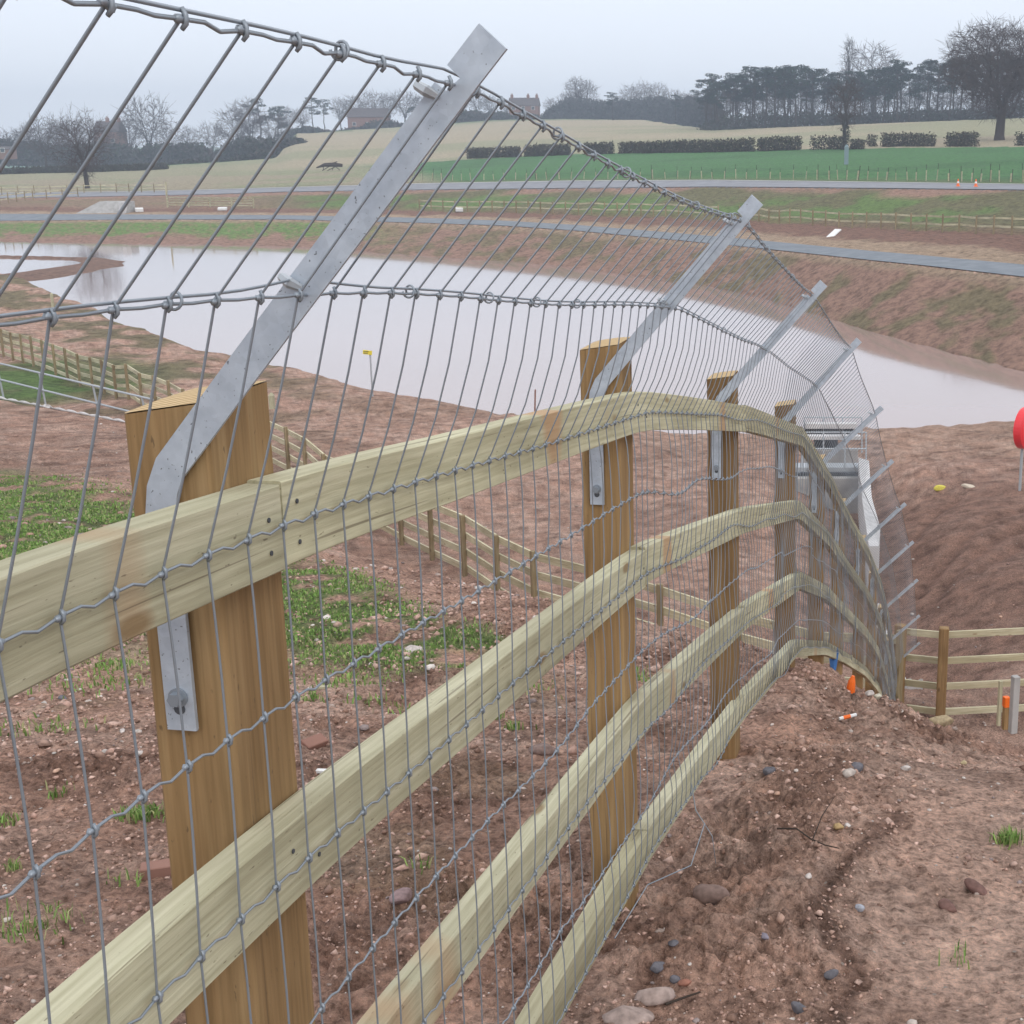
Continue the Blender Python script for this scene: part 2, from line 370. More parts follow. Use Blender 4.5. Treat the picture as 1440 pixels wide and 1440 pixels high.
for pl in (((1293, 803), (1353, 757), (1393, 730), (1440, 718), (1520, 712)), ((1375, 803), (1407, 783), (1440, 767), (1520, 745)), ((1283, 730), (1300, 716), (1323, 699), (1345, 690)), ((1300, 835), (1350, 790), (1400, 758), (1440, 744), (1520, 730))):
    TR.append([(lambda u, y: un(u, y, -8.25 / (-SP + CP * (CY - y) / F)))(u, y)[:2] for u, y in pl])
def tracks(x, y):
    m = np.zeros_like(x)
    for pl in TR:
        for (ax, ay), (bx, by) in zip(pl, pl[1:]):
            dx, dy = bx - ax, by - ay; tt = np.clip(((x - ax) * dx + (y - ay) * dy) / (dx * dx + dy * dy), 0, 1); m = np.maximum(m, np.exp(-((np.hypot(x - ax - tt * dx, y - ay - tt * dy)) / .17) ** 2))
    return m
def H0(x, y):
    x = np.asarray(x, float); y = np.asarray(y, float)
    Rr = np.hypot(x, y); az = np.arctan2(x, y); ta = np.degrees(np.clip(az, R(-36), R(24)))
    fi = (ta + 36) * 10; i0 = np.clip(fi.astype(int), 0, 599); w = fi - i0
    g = near_z(x, y); front = (np.abs(np.degrees(az)) < 100)
    out = g.copy()
    kr = [KR[k][i0] * (1 - w) + KR[k][i0 + 1] * w for k in range(len(KR))]
    kz = [None] + [_K[k][1][i0] * (1 - w) + _K[k][1][i0 + 1] * w for k in range(1, len(KR))]
    b0 = np.clip((Rr - kr[0]) / (kr[1] - kr[0]), 0, 1)
    m = Rr > kr[0]
    out = np.where(m, g * (1 - b0) + kz[1] * b0 + .25 * np.sin(b0 * math.pi), out)
    for k in range(1, len(KR) - 1):
        m = Rr > kr[k]; f = np.clip((Rr - kr[k]) / (kr[k + 1] - kr[k]), 0, 1)
        out = np.where(m, kz[k] * (1 - f) + kz[k + 1] * f, out)
    zone = np.zeros_like(Rr)
    for k in range(len(KR)): zone = np.where(Rr > kr[k], k + 1 + np.clip((Rr - kr[k]) / ((kr[k + 1] - kr[k]) if k < len(KR) - 1 else 1e4), 0, .999), zone)
    # spit in the pond
    for (ax, ay, aw), (bx, by, bw) in zip(SP_P, SP_P[1:]):
        dx, dy = bx - ax, by - ay; tt = np.clip(((x - ax) * dx + (y - ay) * dy) / (dx * dx + dy * dy), 0, 1)
        dd = np.hypot(x - ax - tt * dx, y - ay - tt * dy); ww = aw + (bw - aw) * tt
        out = np.maximum(out, ZW + .22 - .25 * (dd / ww) ** 2 * 1.0) if False else np.where(dd < 2 * ww, np.maximum(out, ZW + .16 * (1 - (dd / ww) ** 2)), out)
    out = np.where(front, out, near_z(x, y))
    return out, zone
def H(x, y):
    z, zone = H0(x, y); x = np.asarray(x, float); y = np.asarray(y, float); Rr = np.hypot(x, y)
    land = 1 - ((zone > 1.6) & (zone < 5.3)) * .72
    for a_, b_ in ((6, 7), (9, 10)): land = land * (1 - sstep(a_ - .12, a_, zone) * (1 - sstep(b_, b_ + .12, zone)))
    rough = (fbm(x * .35, y * .35, 3) - .5) * .45 * sstep(14, 30, Rr) * (1 - .6 * sstep(150, 190, Rr))
    rough += (fbm(x * 1.7 + 4, y * 1.7, 3) - .5) * .11 * (1 - .6 * np.exp(-(Rr / 3.) ** 2)) * (1 - sstep(90, 160, Rr))
    # clods, stronger on the spoil beside the fence and on the bank
    nf = 1 - sstep(14, 40, Rr)
    cl = fbm(x * 9, y * 9 + 3, 3, .6); msk = .35 + .95 * sstep(.47, .62, fbm(x * 1.3 + 8, y * 1.3, 2))
    track = np.exp(-((x - .20 * y - .05) / .40) ** 2) * sstep(1, 2, y) * (1 - sstep(4.5, 6, y))
    msk = msk * (1 - .8 * track) + .5 * np.exp(-((x - .164 * y + .30) / .25) ** 2) * sstep(2.6, 3.6, y) + .5 * np.exp(-((y - 6.0) / .7) ** 2) * sstep(0, .6, x - .4)
    rough += (np.abs(cl - .5) * -2 + .35) * .055 * msk * nf
    rough += (vnoise(x * 34, y * 34) - .5) * .022 * (.5 + msk) * (1 - sstep(7, 14, Rr))
    rough += (vnoise(x * 80, y * 80) - .5) * .009 * (.5 + msk) * (1 - sstep(4, 8, Rr))
    return z + rough * land - .10 * tracks(x, y), zone
def hit(u, y, lo=1.2, hi=1500):
    a = (u - CX) / F; v = (CY - y) / F; d = np.array([a, CP + SP * v, -SP + CP * v])
    Ds = np.geomspace(lo, hi, 3000); z, _ = H(a * Ds, d[1] * Ds); below = (d[2] * Ds) < z
    i = int(np.argmax(below)) if below.any() else len(Ds) - 1
    D = Ds[i]; return Vector((a * D, d[1] * D, float(z[i]))), D
def gz(x, y): return float(H(np.array([x]), np.array([y]))[0][0])

def ring(a, b, st):
    n = int(math.log(b / a) / st); return list(np.geomspace(a, b, n, endpoint=False))
rings = [0.25, .6, 1.0] + ring(1.4, 9, .0038) + ring(9, 60, .0075) + ring(60, 420, .0065) + ring(420, 7000, .05) + [7000]
azf = np.arange(-30, 17.01, .055); azs = np.concatenate([np.arange(-180, -60, 4), np.arange(-60, -30, .5), azf, np.arange(17.5, 60, .5), np.arange(60, 180.1, 4)])
RR, AZ = np.meshgrid(np.array(rings), np.radians(azs), indexing='ij')
GX = RR * np.sin(AZ); GY = RR * np.cos(AZ)
GZ, ZN = H(GX, GY)
def lerp(a, b, w): return a + (b - a) * w[..., None]
def C3(*c): return np.array(c, float)
dirt = C3(.55, .342, .262); dirt_d = C3(.29, .165, .122); dirt_l = C3(.64, .445, .36); olive = C3(.155, .145, .075); green = C3(.135, .215, .065)
fieldg = C3(.065, .170, .055); tan = C3(.36, .31, .215); tang = C3(.24, .26, .15); tansoil = C3(.30, .22, .155)
def _q(u, y):
    D = 3.
    for _ in range(30):
        p = un(u, y, D); zt = -1.50 - .06 * p[1] - .016 * p[1] ** 2; D = D * (.5 + .5 * zt / p[2])
    return un(u, y, D)[:2]
CRK = [_q(u, y) for u, y in ((1262, 1150), (1235, 1185), (1190, 1238), (1158, 1288), (1168, 1322), (1208, 1362), (1182, 1408), (1165, 1450))]
def crack(x, y):
    m = np.zeros_like(x)
    for (ax, ay), (bx, by) in zip(CRK, CRK[1:]):
        dx, dy = bx - ax, by - ay; tt = np.clip(((x - ax) * dx + (y - ay) * dy) / (dx * dx + dy * dy), 0, 1); m = np.maximum(m, np.exp(-((np.hypot(x - ax - tt * dx, y - ay - tt * dy)) / .035) ** 2))
    return m
def strip(x, y):
    yc = np.interp(x, [-9, -6.6, -2.6, -1.65, -1.15, -1.0], [15.5, 12.8, 8.3, 7.3, 7.1, 7]); hw = np.interp(x, [-9, -6.6, -2.6, -1.65, -1.15, -1.0], [2.3, 2.1, 1.45, .8, .35, .05])
    return np.exp(-(np.abs(y - yc) / hw) ** 4) * (x < -1.0) * np.where(y > yc, 1, 1 - .35 * np.clip((yc - y) / hw, 0, 1))
def ground_col(x, y, zn):
    Rr = np.hypot(x, y); az = np.arctan2(x, y); t = np.tan(np.clip(az, -1.2, 1.2)); u = CX + F * t * 1.02
    n1 = fbm(x * .5, y * .5, 4); n2 = fbm(x * 3 + 7, y * 3, 4); n3 = fbm(x * .12 + 3, y * .12, 3); n4 = fbm(x * 14, y * 14, 3)
    c = np.ones(x.shape + (3,)) * dirt
    c = lerp(c, dirt_l, sstep(.42, .62, n2) * .75); c = lerp(c, dirt_d, sstep(.5, .68, n1) * .38); c = lerp(c, dirt_d, sstep(.5, .7, n4) * .4)
    c = lerp(c, dirt_l, (np.exp(-((x - .20 * y - .05) / .42) ** 2) * sstep(1, 2, y) * (1 - sstep(4.8, 5.8, y))) * .6)
    c = lerp(c, dirt_d * .6, crack(x + (n2 - .5) * .12, y + (n4 - .5) * .1) * .8)
    c = lerp(c, dirt_d * .75, tracks(x, y) * .75 * np.clip(.5 + n2, 0, 1))
    c = lerp(c, dirt_d * .95, sstep(19, 23, y) * (1 - sstep(33, 38, y)) * sstep(1, 4, x) * .75)
    # green strip on the bank behind the fence
    gm = strip(x, y) * sstep(.26, .44, n2 + .25 * (n1 - .5))
    c = lerp(c, green, np.clip(gm * 1.1, 0, .9) * ((zn < 1) * 1.))
    gm = sstep(.60, .70, fbm(x * 1.1 + 31, y * 1.1, 4)) * (x < .16 * y - .8) * (Rr < 8); c = lerp(c, green, gm * .12)
    gm = np.exp(-(((x + 27) / 6) ** 2 + ((y - 54) / 7) ** 2)); c = lerp(c, green, sstep(.25, .6, gm))
    # land by the near shore, olive on the left
    sh = sstep(30, 60, Rr) * (zn < 2)
    c = lerp(c, olive * 1.2, sh * (1 - sstep(250, 620, u)) * sstep(.4, .6, n1) * .8)
    c = lerp(c, tansoil * 1.3, sh * sstep(-.5, .2, t) * sstep(.45, .6, n3) * .7)
    wet = ((zn > 1.85) & (zn < 5.12)) * 1.0; c = lerp(c, dirt * .38, wet)
    # far bank between water and path
    c = lerp(c, c * .80, (Rr > 18) * 1.0 * (zn < 2)); fb = ((zn >= 5.) & (zn < 6)) * 1.0; q = zn - 5
    gl = (1 - sstep(430, 620, u)); c = lerp(c, dirt * .52, fb)
    c = lerp(c, green * 1.05, fb * gl * sstep(.28, .42, q + (n1 - .5) * .5) * (.55 + .45 * (n2 > .45)) * (1 - sstep(.9, 1, q)))
    c = lerp(c, olive, fb * (1 - gl) * sstep(.46, .62, n1) * .75)
    c = lerp(c, tansoil * 1.05, fb * sstep(.82, .95, q))
    # verge, berm
    z7 = ((zn >= 7) & (zn < 8)) * 1.0; q = zn - 7
    c = lerp(c, tansoil * 1.15, z7); c = lerp(c, dirt_d * .72, z7 * sstep(.3, .5, q + (n1 - .5) * .3))
    z8 = ((zn >= 8) & (zn < 9)) * 1.0; q = zn - 8
    c = lerp(c, olive * .95, z8); c = lerp(c, green * .9, z8 * sstep(.46, .62, n3 + (n1 - .5) * .4) * .9)
    c = lerp(c, dirt * .55, z8 * sstep(.75, .95, q + (n3 - .5) * .6)); c = lerp(c, dirt_d * .75, z8 * (1 - sstep(.0, .25, q)) * .6)
    c = lerp(c, dirt * .55, z8 * (1 - sstep(300, 480, u)) * .6)
    z9 = ((zn >= 9) & (zn < 10)) * 1.0; c = lerp(c, C3(.22, .22, .24), z9)
    # fields
    z10 = ((zn >= 10) & (zn < 11)) * 1.0; q = zn - 10
    leftf = 1 - sstep(470, 560, u - (1 - q) * 110)
    c = lerp(c, fieldg, z10); c = lerp(c, fieldg * .72, z10 * sstep(.5, .62, fbm(x * .05, y * .15, 4)) * .6); c = lerp(c, fieldg * .6 + .05, z10 * (np.abs(((x * .35 + y) / 9.) % 1 - .5) < .04) * .5); c = lerp(c, tan * .85, z10 * leftf); c = lerp(c, tang, z10 * leftf * sstep(.5, .62, n3) * .8)
    c = lerp(c, olive, z10 * (1 - sstep(.0, .12, q)) * .6)
    z11 = ((zn >= 11) & (zn < 12)) * 1.0; q = zn - 11
    c = lerp(c, tan, z11); c = lerp(c, tang, z11 * sstep(.47, .6, fbm(x * .012, y * .03, 3)) * .6)
    c = lerp(c, tang * .9, z11 * (1 - sstep(300, 450, u)) * .5)
    z12 = (zn >= 12) * 1.0; c = lerp(c, C3(.09, .14, .06), z12); c = lerp(c, fieldg * 1.1, z12 * (1 - sstep(150, 300, u)))
    return np.clip(c, .01, .9)
GC = ground_col(GX, GY, ZN)
nr, na = GX.shape
idx = np.arange(nr * na).reshape(nr, na)
fc = np.stack([idx[:-1, :-1], idx[1:, :-1], idx[1:, 1:], idx[:-1, 1:]], -1).reshape(-1, 4)[:, ::-1]
def groundb(t, b):
    at = N(t, 'ShaderNodeAttribute', attribute_name='Col'); g = t.nodes.new('ShaderNodeNewGeometry'); pos = g.outputs['Position']
    def nz(sc, d=5., ro=.6):
        n = N(t, 'ShaderNodeTexNoise', Scale=sc, Detail=d, Roughness=ro); t.links.new(pos, n.inputs[0]); return n.outputs[0]
    c = at.outputs['Color']
    c = mixc(t, c, ramp(t, nz(2.2, 8, .7), [(.36, (.55, .52, .50)), (.5, (1, 1, 1)), (.64, (1.32, 1.30, 1.28))]).outputs[0], 1., 'MULTIPLY')
    c = mixc(t, c, ramp(t, nz(38., 5, .7), [(.34, (.42, .40, .38)), (.5, (1, 1, 1)), (.66, (1.5, 1.48, 1.45))]).outputs[0], 1., 'MULTIPLY')
    # pale grit, only near (a wide scale for the bank, a fine one close by)
    for sc, th in ((26., .09), (70., .10), (5., .05)):
        vo = N(t, 'ShaderNodeTexVoronoi', Scale=sc); t.links.new(pos, vo.inputs[0])
        pick = ramp(t, vo.outputs['Color'], [(.80, (0, 0, 0)), (.82, (1, 1, 1))]).outputs[0]
        dot = ramp(t, vo.outputs['Distance'], [(th, (1, 1, 1)), (th * 1.7, (0, 0, 0))]).outputs[0]
        c = mixc(t, c, (.50, .42, .37), mixc(t, pick, dot, 1., 'MULTIPLY'))
    t.links.new(c, b.inputs['Base Color'])
    a1 = N(t, 'ShaderNodeMath', operation='MULTIPLY_ADD'); t.links.new(nz(16., 8, .75), a1.inputs[0]); a1.inputs[1].default_value = 1.0; t.links.new(nz(75., 4, .7), a1.inputs[2])
    bump(t, b, a1.outputs[0], 1.0, .045)
M['ground'] = mat('ground', rough=.9, spec=.2, build=groundb)
g = npmesh('ground', np.stack([GX, GY, GZ], -1).reshape(-1, 3), fc, M['ground'], GC.reshape(-1, 3)); tag(g, kind='structure')

# water
def waterb(t, b):
    g = t.nodes.new('ShaderNodeNewGeometry')
    v = mapping(t, g.outputs['Position'], (1, .6, 1))
    n = N(t, 'ShaderNodeTexNoise', Scale=3.0, Detail=4.0, Roughness=.6); t.links.new(v, n.inputs[0]); bump(t, b, n.outputs[0], .09, .02)
    n2 = N(t, 'ShaderNodeTexNoise', Scale=.05, Detail=3.0); t.links.new(g.outputs['Position'], n2.inputs[0])
    t.links.new(ramp(t, n2.outputs[0], [(.3, (.33, .24, .215)), (.7, (.37, .27, .245))]).outputs[0], b.inputs['Base Color'])
    b.inputs['IOR'].default_value = 1.4; b.inputs['Coat Weight'].default_value = .35; b.inputs['Coat Roughness'].default_value = .04
M['water'] = mat('pond_water', (.42, .33, .32), .06, spec=.5, build=waterb)
mb = MB(); mb.add([(-130, 30, ZW), (60, 30, ZW), (60, 190, ZW), (-130, 190, ZW)], [(0, 1, 2, 3)])
tag(mb.build('pond_water', M['water']), kind='structure')

# path and road sheets laid on the ground between their polylines
def band(name, f0, f1, mt, lift, inset=0., frac=None, label=None):
    tt = np.tan(np.radians(np.arange(-34, 22, .08))); r0, z0 = feat_RZ(f0, tt); r1, z1 = feat_RZ(f1, tt)
    r0, r1 = sm(r0), sm(r1); z0, z1 = sm(z0), sm(z1)
    vs = []; az = np.arctan(tt); n = 6
    fr = frac or (0, 1)
    ks = np.linspace(fr[0], fr[1], n)
    for k in ks:
        rr = r0 + (r1 - r0) * k; x, y = rr * np.sin(az), rr * np.cos(az); z = H(x, y)[0]
        zz = np.maximum(z, z0 + (z1 - z0) * k) + lift; vs.append(np.stack([x, y, zz], -1))
    vs = np.array(vs); m = len(tt); ii = np.arange(n * m).reshape(n, m)
    f_ = np.stack([ii[:-1, :-1], ii[:-1, 1:], ii[1:, 1:], ii[1:, :-1]], -1).reshape(-1, 4)
    o = npmesh(name, vs.reshape(-1, 3), f_, mt); tag(o, kind='structure'); return o
band('path', 'path0', 'path1', M['pathgravel'], .04)
band('road', 'road0', 'road1', M['asphalt'], .05)
band('road_marking', 'road0', 'road1', M['pale_concrete'], .09, frac=(.93, 1.0))
#OBJECTS
# ------------------------------------------------------------------ main fence
PH = (.09, .135)
def frame(y):
    d = .01; tx = float(Xf(y + d) - Xf(y - d)); l = math.hypot(tx, 2 * d); t = (tx / l, 2 * d / l); return t, (t[1], -t[0])   # tangent, outward normal
def FP(y, e, dz):   # point on the fence: e outward from the post's outer face
    t, n = frame(y); return Vector((float(Xf(y)) + n[0] * (e - .04), y + n[1] * (e - .04), float(Zf(y)) + dz))
fence = empty('mesh_fence', (float(Xf(1.4)), 1.4, gz(float(Xf(1.4)), 1.4)), 'big timber fence clad in wire mesh with leaning steel arms, running down the bank', 'fence')
FO = fence.location
MATF = {}
def fb(mb, name, mt, parent=None, smooth=False):
    o = mb.build(name, mt, None, smooth, off=FO)
    o.parent = parent or fence
    return o
for i, y in enumerate(PY):
    t, n = frame(y); ex = .09
    th = [.085, .082, .107, .105, .115][i] if i < 5 else .1
    c = FP(y, -.045, 0); zt = c.z + th; zb = gz(c.x, c.y) - .3
    mb = MB(); sx_, sy_ = .045, .0675; ch = .004
    lean = rnd.uniform(-.012, .012)
    pr = [(-sx_ + ch, -sy_), (sx_ - ch, -sy_), (sx_, -sy_ + ch), (sx_, sy_ - ch), (sx_ - ch, sy_), (-sx_ + ch, sy_), (-sx_, sy_ - ch), (-sx_, -sy_ + ch)]
    secs = []; gs = []
    zs = np.linspace(zb, zt, 12); so = rnd.uniform(0, 50)
    for z in zs:
        l = (z - zt) * lean
        # top slopes down slightly away from the camera side
        secs.append([(c.x + n[0] * (a + l) + t[0] * b_, c.y + n[1] * (a + l) + t[1] * b_, z + (.012 * a / sx_ * (1 if z == zs[-1] else 0)) * .6) for a, b_ in pr])
        gs.append([(z + so, a + so, b_) for a, b_ in pr])
    mb.sweep(secs, gs)
    po = fb(mb, 'post', M['post'])
    # domed saw-cut end grain cap
    mb = MB(); top = secs[-1]; ctr = Vector((0, 0, 0))
    for p in top: ctr += Vector(p)
    ctr /= 8; vs = [Vector(p) + Vector((0, 0, .0015)) for p in top] + [(ctr + (Vector(p) - ctr) * .5 + Vector((0, 0, .007))) for p in top] + [ctr + Vector((0, 0, .010))]
    fs = [(j, (j + 1) % 8, 8 + (j + 1) % 8, 8 + j) for j in range(8)] + [(8 + j, 8 + (j + 1) % 8, 16) for j in range(8)]
    mb.add(vs, fs, [(q[0] - ctr.x + .02, q[1] - ctr.y - .05, 0) for q in vs]); cp = fb(mb, 'post_top', M['endgrain'], po, True)
# rails
RO = [0, -.375, -.74, -1.10]
def rail(y0, y1, dz, jig):
    mb = MB(); n_ = max(3, int((y1 - y0) / .12)); so = rnd.uniform(0, 80); secs = []; gs = []; h, w, ch = .092, .038, .0015
    prf = [(ch, 0), (w - ch, 0), (w, -ch), (w, -h + ch), (w - ch, -h), (ch, -h), (0, -h + ch), (0, -ch)]
    k1 = rnd.uniform(0, 9)
    for y in np.linspace(y0, y1, n_):
        t, n = frame(y); b_ = FP(y, 0, dz + jig * (y - y0) / (y1 - y0) + .0012 * math.sin(y * 1.3 + k1)); ring_ = []; gr = []
        for e_, z in prf:
            ring_.append((b_.x + n[0] * e_, b_.y + n[1] * e_, b_.z + z)); gr.append((y * 1.03 + so, z + so, e_))
        secs.append(ring_); gs.append(gr)
    mb.sweep(secs, gs); return fb(mb, 'rail', M['rail'])
joins = [[-3, 1.437, 4.93, 6.82, 10.35, 13.8, 16.95, 18.4], [-3, -.4, 3.22, 6.82, 10.35, 13.8, 16.95, 18.4],
         [-3, 1.437, 4.92, 6.82, 10.35, 13.8, 16.95, 18.4], [-3, -.4, 3.21, 6.82, 10.35, 13.8, 16.95, 18.4]]
for k, js in enumerate(joins):
    for a, b_ in zip(js, js[1:]): rail(a + .002, b_ - .002, RO[k] + rnd.uniform(-.005, .005), rnd.uniform(-.005, .005))
# steel arms
for i, y in enumerate(PY):
    t, n = frame(y); y0 = y - .0675 * t[1] - .004
    mb = MB(); th = .005; w = .0325
    cl = [(-.054, -.262), (-.054, -.16), (-.054, -.03), (-.050, -.005), (-.040, .018), (.03, .100), (.10, .181), (.155, .244), (.266, .372), (.2664, .3726, .013), (.2778, .3858, .016), (.2782, .3864), (.309, .421)]
    if i > 4: cl = [(a[0] * 1.12 if a[1] > .05 else a[0], a[1] * (1. if a[1] < .05 else .98)) + a[2:] for a in cl]
    secs = []
    for j in range(len(cl)):
        a = Vector(cl[max(j - 2 if j > 8 else j - 1, 0)][:2]); c_ = Vector(cl[min(j + 2 if 7 < j < 12 else j + 1, len(cl) - 1)][:2]); ins = cl[j][2] if len(cl[j]) > 2 else 0; d = (c_ - a).normalized(); q = Vector((-d[1], d[0]))
        sec = []
        for s_, tt_ in ((-1, 0), (1, 0), (1, 1), (-1, 1)):
            hw_ = w / 2 - (ins if s_ > 0 else 0); e_, z = cl[j][0] + q[0] * s_ * hw_, cl[j][1] + q[1] * s_ * hw_
            p = FP(y0, e_, z) - Vector((t[0], t[1], 0)) * th * tt_; sec.append(p)
        secs.append(sec)
    mb.sweep(secs)
    arm = fb(mb, 'steel_arm', M['galv'])
    if i < 9:
        mb = MB(); p0 = FP(y0, -.054, -.225); tv = Vector((t[0], t[1], 0))
        mb.tube([p0 - tv * .004, p0 - tv * .008], .0105, 14); mb.tube([p0 - tv * .008, p0 - tv * .016], .0075, 6)
        bo = fb(mb, 'bolt', M['wire'], arm)
        mb = MB(); mb.tube([p0 - tv * .0052 + Vector((0, 0, -.013)), p0 - tv * .0062 + Vector((0, 0, -.013))], .0062, 12)
        fb(mb, 'bolt_slot', M['steel_dark'], arm)
        # punched tab and slot where the line wires pass
        for (ca, cb) in ((.104, .200), (.247, .372)):
            if i > 4: ca *= 1.12
            mb = MB(); p = FP(y0, ca, cb); nv = Vector((n[0], n[1], 0))
            mb.tube([p - tv * .0052 + nv * -.010 + Vector((0, 0, .008)), p - tv * .0125 + nv * .001 + Vector((0, 0, .003)), p - tv * .006 + nv * .009 + Vector((0, 0, -.002))], [.0045, .0055, .0035], 6)
            fb(mb, 'punched_tab', M['wirelite'], arm)
# wire mesh
ROWS = [(.046, -.048), (.046, -.237), (.046, -.425), (.046, -.61), (.046, -.80), (.046, -.985), (.046, -1.155)]
def bow(y):   # slackness of the netting, grows away from the camera
    return .5 + .5 * math.sin(y * 1.9)
def nrow(k, y):  # k=-2 top, -1 middle, 0.. rows
    arm12 = 1 + .12 * float(sstep(6.8, 8.6, y))
    s = math.sin(math.pi * ((np.interp(y, PY, range(len(PY)))) % 1))
    w = (vnoise(np.array([y * 2.1 + k * 7.7]), np.array([k * 3.1]))[0] - .5)
    if k == -2: return FP(y, .268 * arm12 + .004, .382 - .018 * s + .006 * w)
    if k == -1: return FP(y, .112 * arm12 + .006, .190 - .004 * s + .008 * w)
    e_, z = ROWS[k]
    am = .010 + .028 * min(1, max(0, (y - 1.8) / 2.))
    touch = k in (0, 2, 4, 6)
    return FP(y, e_ + (0 if k in (0, 2) else abs(w) * am * 1.2), z + w * am * (.5 if k == 0 else 1.3))
ymax = 18.3
wy = []; y = -.5
while y < ymax:
    t, n = frame(y); sl = float(Zf(y + .05) - Zf(y - .05)) / .1; wy.append(y); y += .075 / math.sqrt(1 + (t[0] / t[1]) ** 2 + (0.15 * sl) ** 2) * rnd.uniform(.97, 1.03)
mb = MB(); vmb = MB()
rw = .00126
for i, y in enumerate(wy):
    pts = []; kk = rnd.uniform(-1, 1); near = y < 4.5
    rows_ = list(range(-2, 7))
    prev = None
    for a in rows_:
        dy = (vnoise(np.array([y * 3.3]), np.array([a * 2.7 + 40.]))[0] - .5) * (.004 + .05 * min(1, max(0, (y - 2.2) / 1.5)) * (1 if a > 0 else .25))
        p = nrow(a, y); p = p + Vector((frame(y)[0][0] * dy, frame(y)[0][1] * dy, 0))
        if prev is not None:
            for f in ((.06, .35, .65, .94) if near else (.5,)):
                m = prev.lerp(p, f)
                if a == 0: m += Vector((frame(y)[1][0], frame(y)[1][1], 0)) * (.016 * math.sin(f * math.pi)) * min(1, max(.15, (y - 1.2) / 1.2))
                if a > 0: m += Vector((frame(y)[1][0], frame(y)[1][1], 0)) * (.001 + .010 * abs(kk) * min(1, max(0, (y - 1.6) / 2))) * math.sin(f * math.pi)
                pts.append(m)
        pts.append(p); prev = p
        # knot
        t_, n_ = frame(y); tv = Vector((t_[0], t_[1], 0)); nv = Vector((n_[0], n_[1], 0))
        if y < 9:
            kz = .0044 if near else .0042
            q = p + nv * .0005
            up = Vector((0, 0, 1))
            kk_ = rnd.uniform(-.0015, .0015); vmb.tube([q - tv * .0068, q - tv * .0042 + up * kk_, q, q + tv * .0042 - up * kk_, q + tv * .0068], [.0018, .0031, .0023, .0032, .0018], 6 if near else 4)
            if near: vmb.tube([q + up * .0062 + nv * .001, q + nv * .0030 + up * .002, q + nv * .0028 - up * .003, q - up * .006], [.0016, .0019, .0019, .0015], 5)
    mb.tube(pts, rw if y < 5.5 else .0020, 5 if near else 3)
for k in range(-2, 7):
    pts = []
    for i, (a, b_) in enumerate(zip(wy, wy[1:])):
        pa, pb = nrow(k, a), nrow(k, b_)
        da = (vnoise(np.array([a * 3.3]), np.array([k * 2.7 + 40.]))[0] - .5) * (.004 + .05 * min(1, max(0, (a - 2.2) / 1.5)) * (1 if k > 0 else .25)); pa = pa + Vector((frame(a)[0][0] * da, frame(a)[0][1] * da, 0))
        db = (vnoise(np.array([b_ * 3.3]), np.array([k * 2.7 + 40.]))[0] - .5) * (.004 + .05 * min(1, max(0, (b_ - 2.2) / 1.5)) * (1 if k > 0 else .25)); pb = pb + Vector((frame(b_)[0][0] * db, frame(b_)[0][1] * db, 0))
        pts.append(pa)
        if a < 7 and k != -1:
            s_ = (.0042 if k >= 0 else .003) if (i % 2 or k >= 0) else .001
            pts.append(pa.lerp(pb, .38) + Vector((0, 0, s_ * .2))); pts.append(pa.lerp(pb, .62) + Vector((0, 0, -s_)))
        elif a < 7: pts.append(pa.lerp(pb, .5) + Vector((0, 0, -.001)))
    mb.tube(pts, .0015, 5)
fb(mb, 'wire_mesh', M['wire'], None, True)
fb(vmb, 'mesh_knots', M['wire'], None, True)
for k, (ea, eb) in ((-2, (.262, .394)), (-1, (.104, .206))):
    mb = MB(); pts = []
    for y in np.arange(-.5, ymax, .06):
        arm12 = 1 + .12 * float(sstep(6.8, 8.6, y))
        s = abs(math.sin(math.pi * ((np.interp(y + .0675, PY, range(len(PY)))) % 1)))
        base = nrow(k, float(y)); atarm = FP(y, ea * arm12, eb)
        w = max(0, 1 - s * 3.2) ** 1.5
        pts.append(base.lerp(atarm, w) + Vector((0, 0, .0050 * (1 - w))))
    mb.tube(pts, .00148, 5); fb(mb, 'line_wire', M['wire'], None, True)
def clip(k, y):
    p = nrow(k, y) + Vector((0, 0, .002)); t, n = frame(y); tv = Vector((t[0], t[1], 0)); nv = Vector((n[0], n[1], 0)); mb = MB(); pts = []
    for a in np.linspace(-1.2, 1.35, 16):
        aa = a * math.pi * .85
        pts.append(p + nv * (.0058 * math.cos(aa)) + Vector((0, 0, .0066)) * math.sin(aa) + tv * (.004 * a))
    mb.tube(pts, .0013, 5); fb(mb, 'ring_clip', M['wire'], None, True)
for k, ys in ((-2, (1.12, 1.41, 1.70, 2.05, 2.6, 3.0, 3.24, 3.6, 4.2)), (-1, (1.13, 1.62, 1.90, 2.12, 2.35, 3.05, 3.9))):
    for y in ys: clip(k, y)
for (y, dz) in ((1.405, -.040), (1.405, -.075), (1.47, -.030), (1.47, -.075), (3.16, -.03), (3.25, -.06), (1.40, -.41), (1.46, -.44), (3.2, -.42), (4.9, -.05)):
    p = FP(y, .0385, dz); mb = MB(); t, n = frame(y); nv = Vector((n[0], n[1], 0))
    mb.tube([p, p + nv * .0012], .0028, 8); fb(mb, 'nail_head', M['steel_dark'])

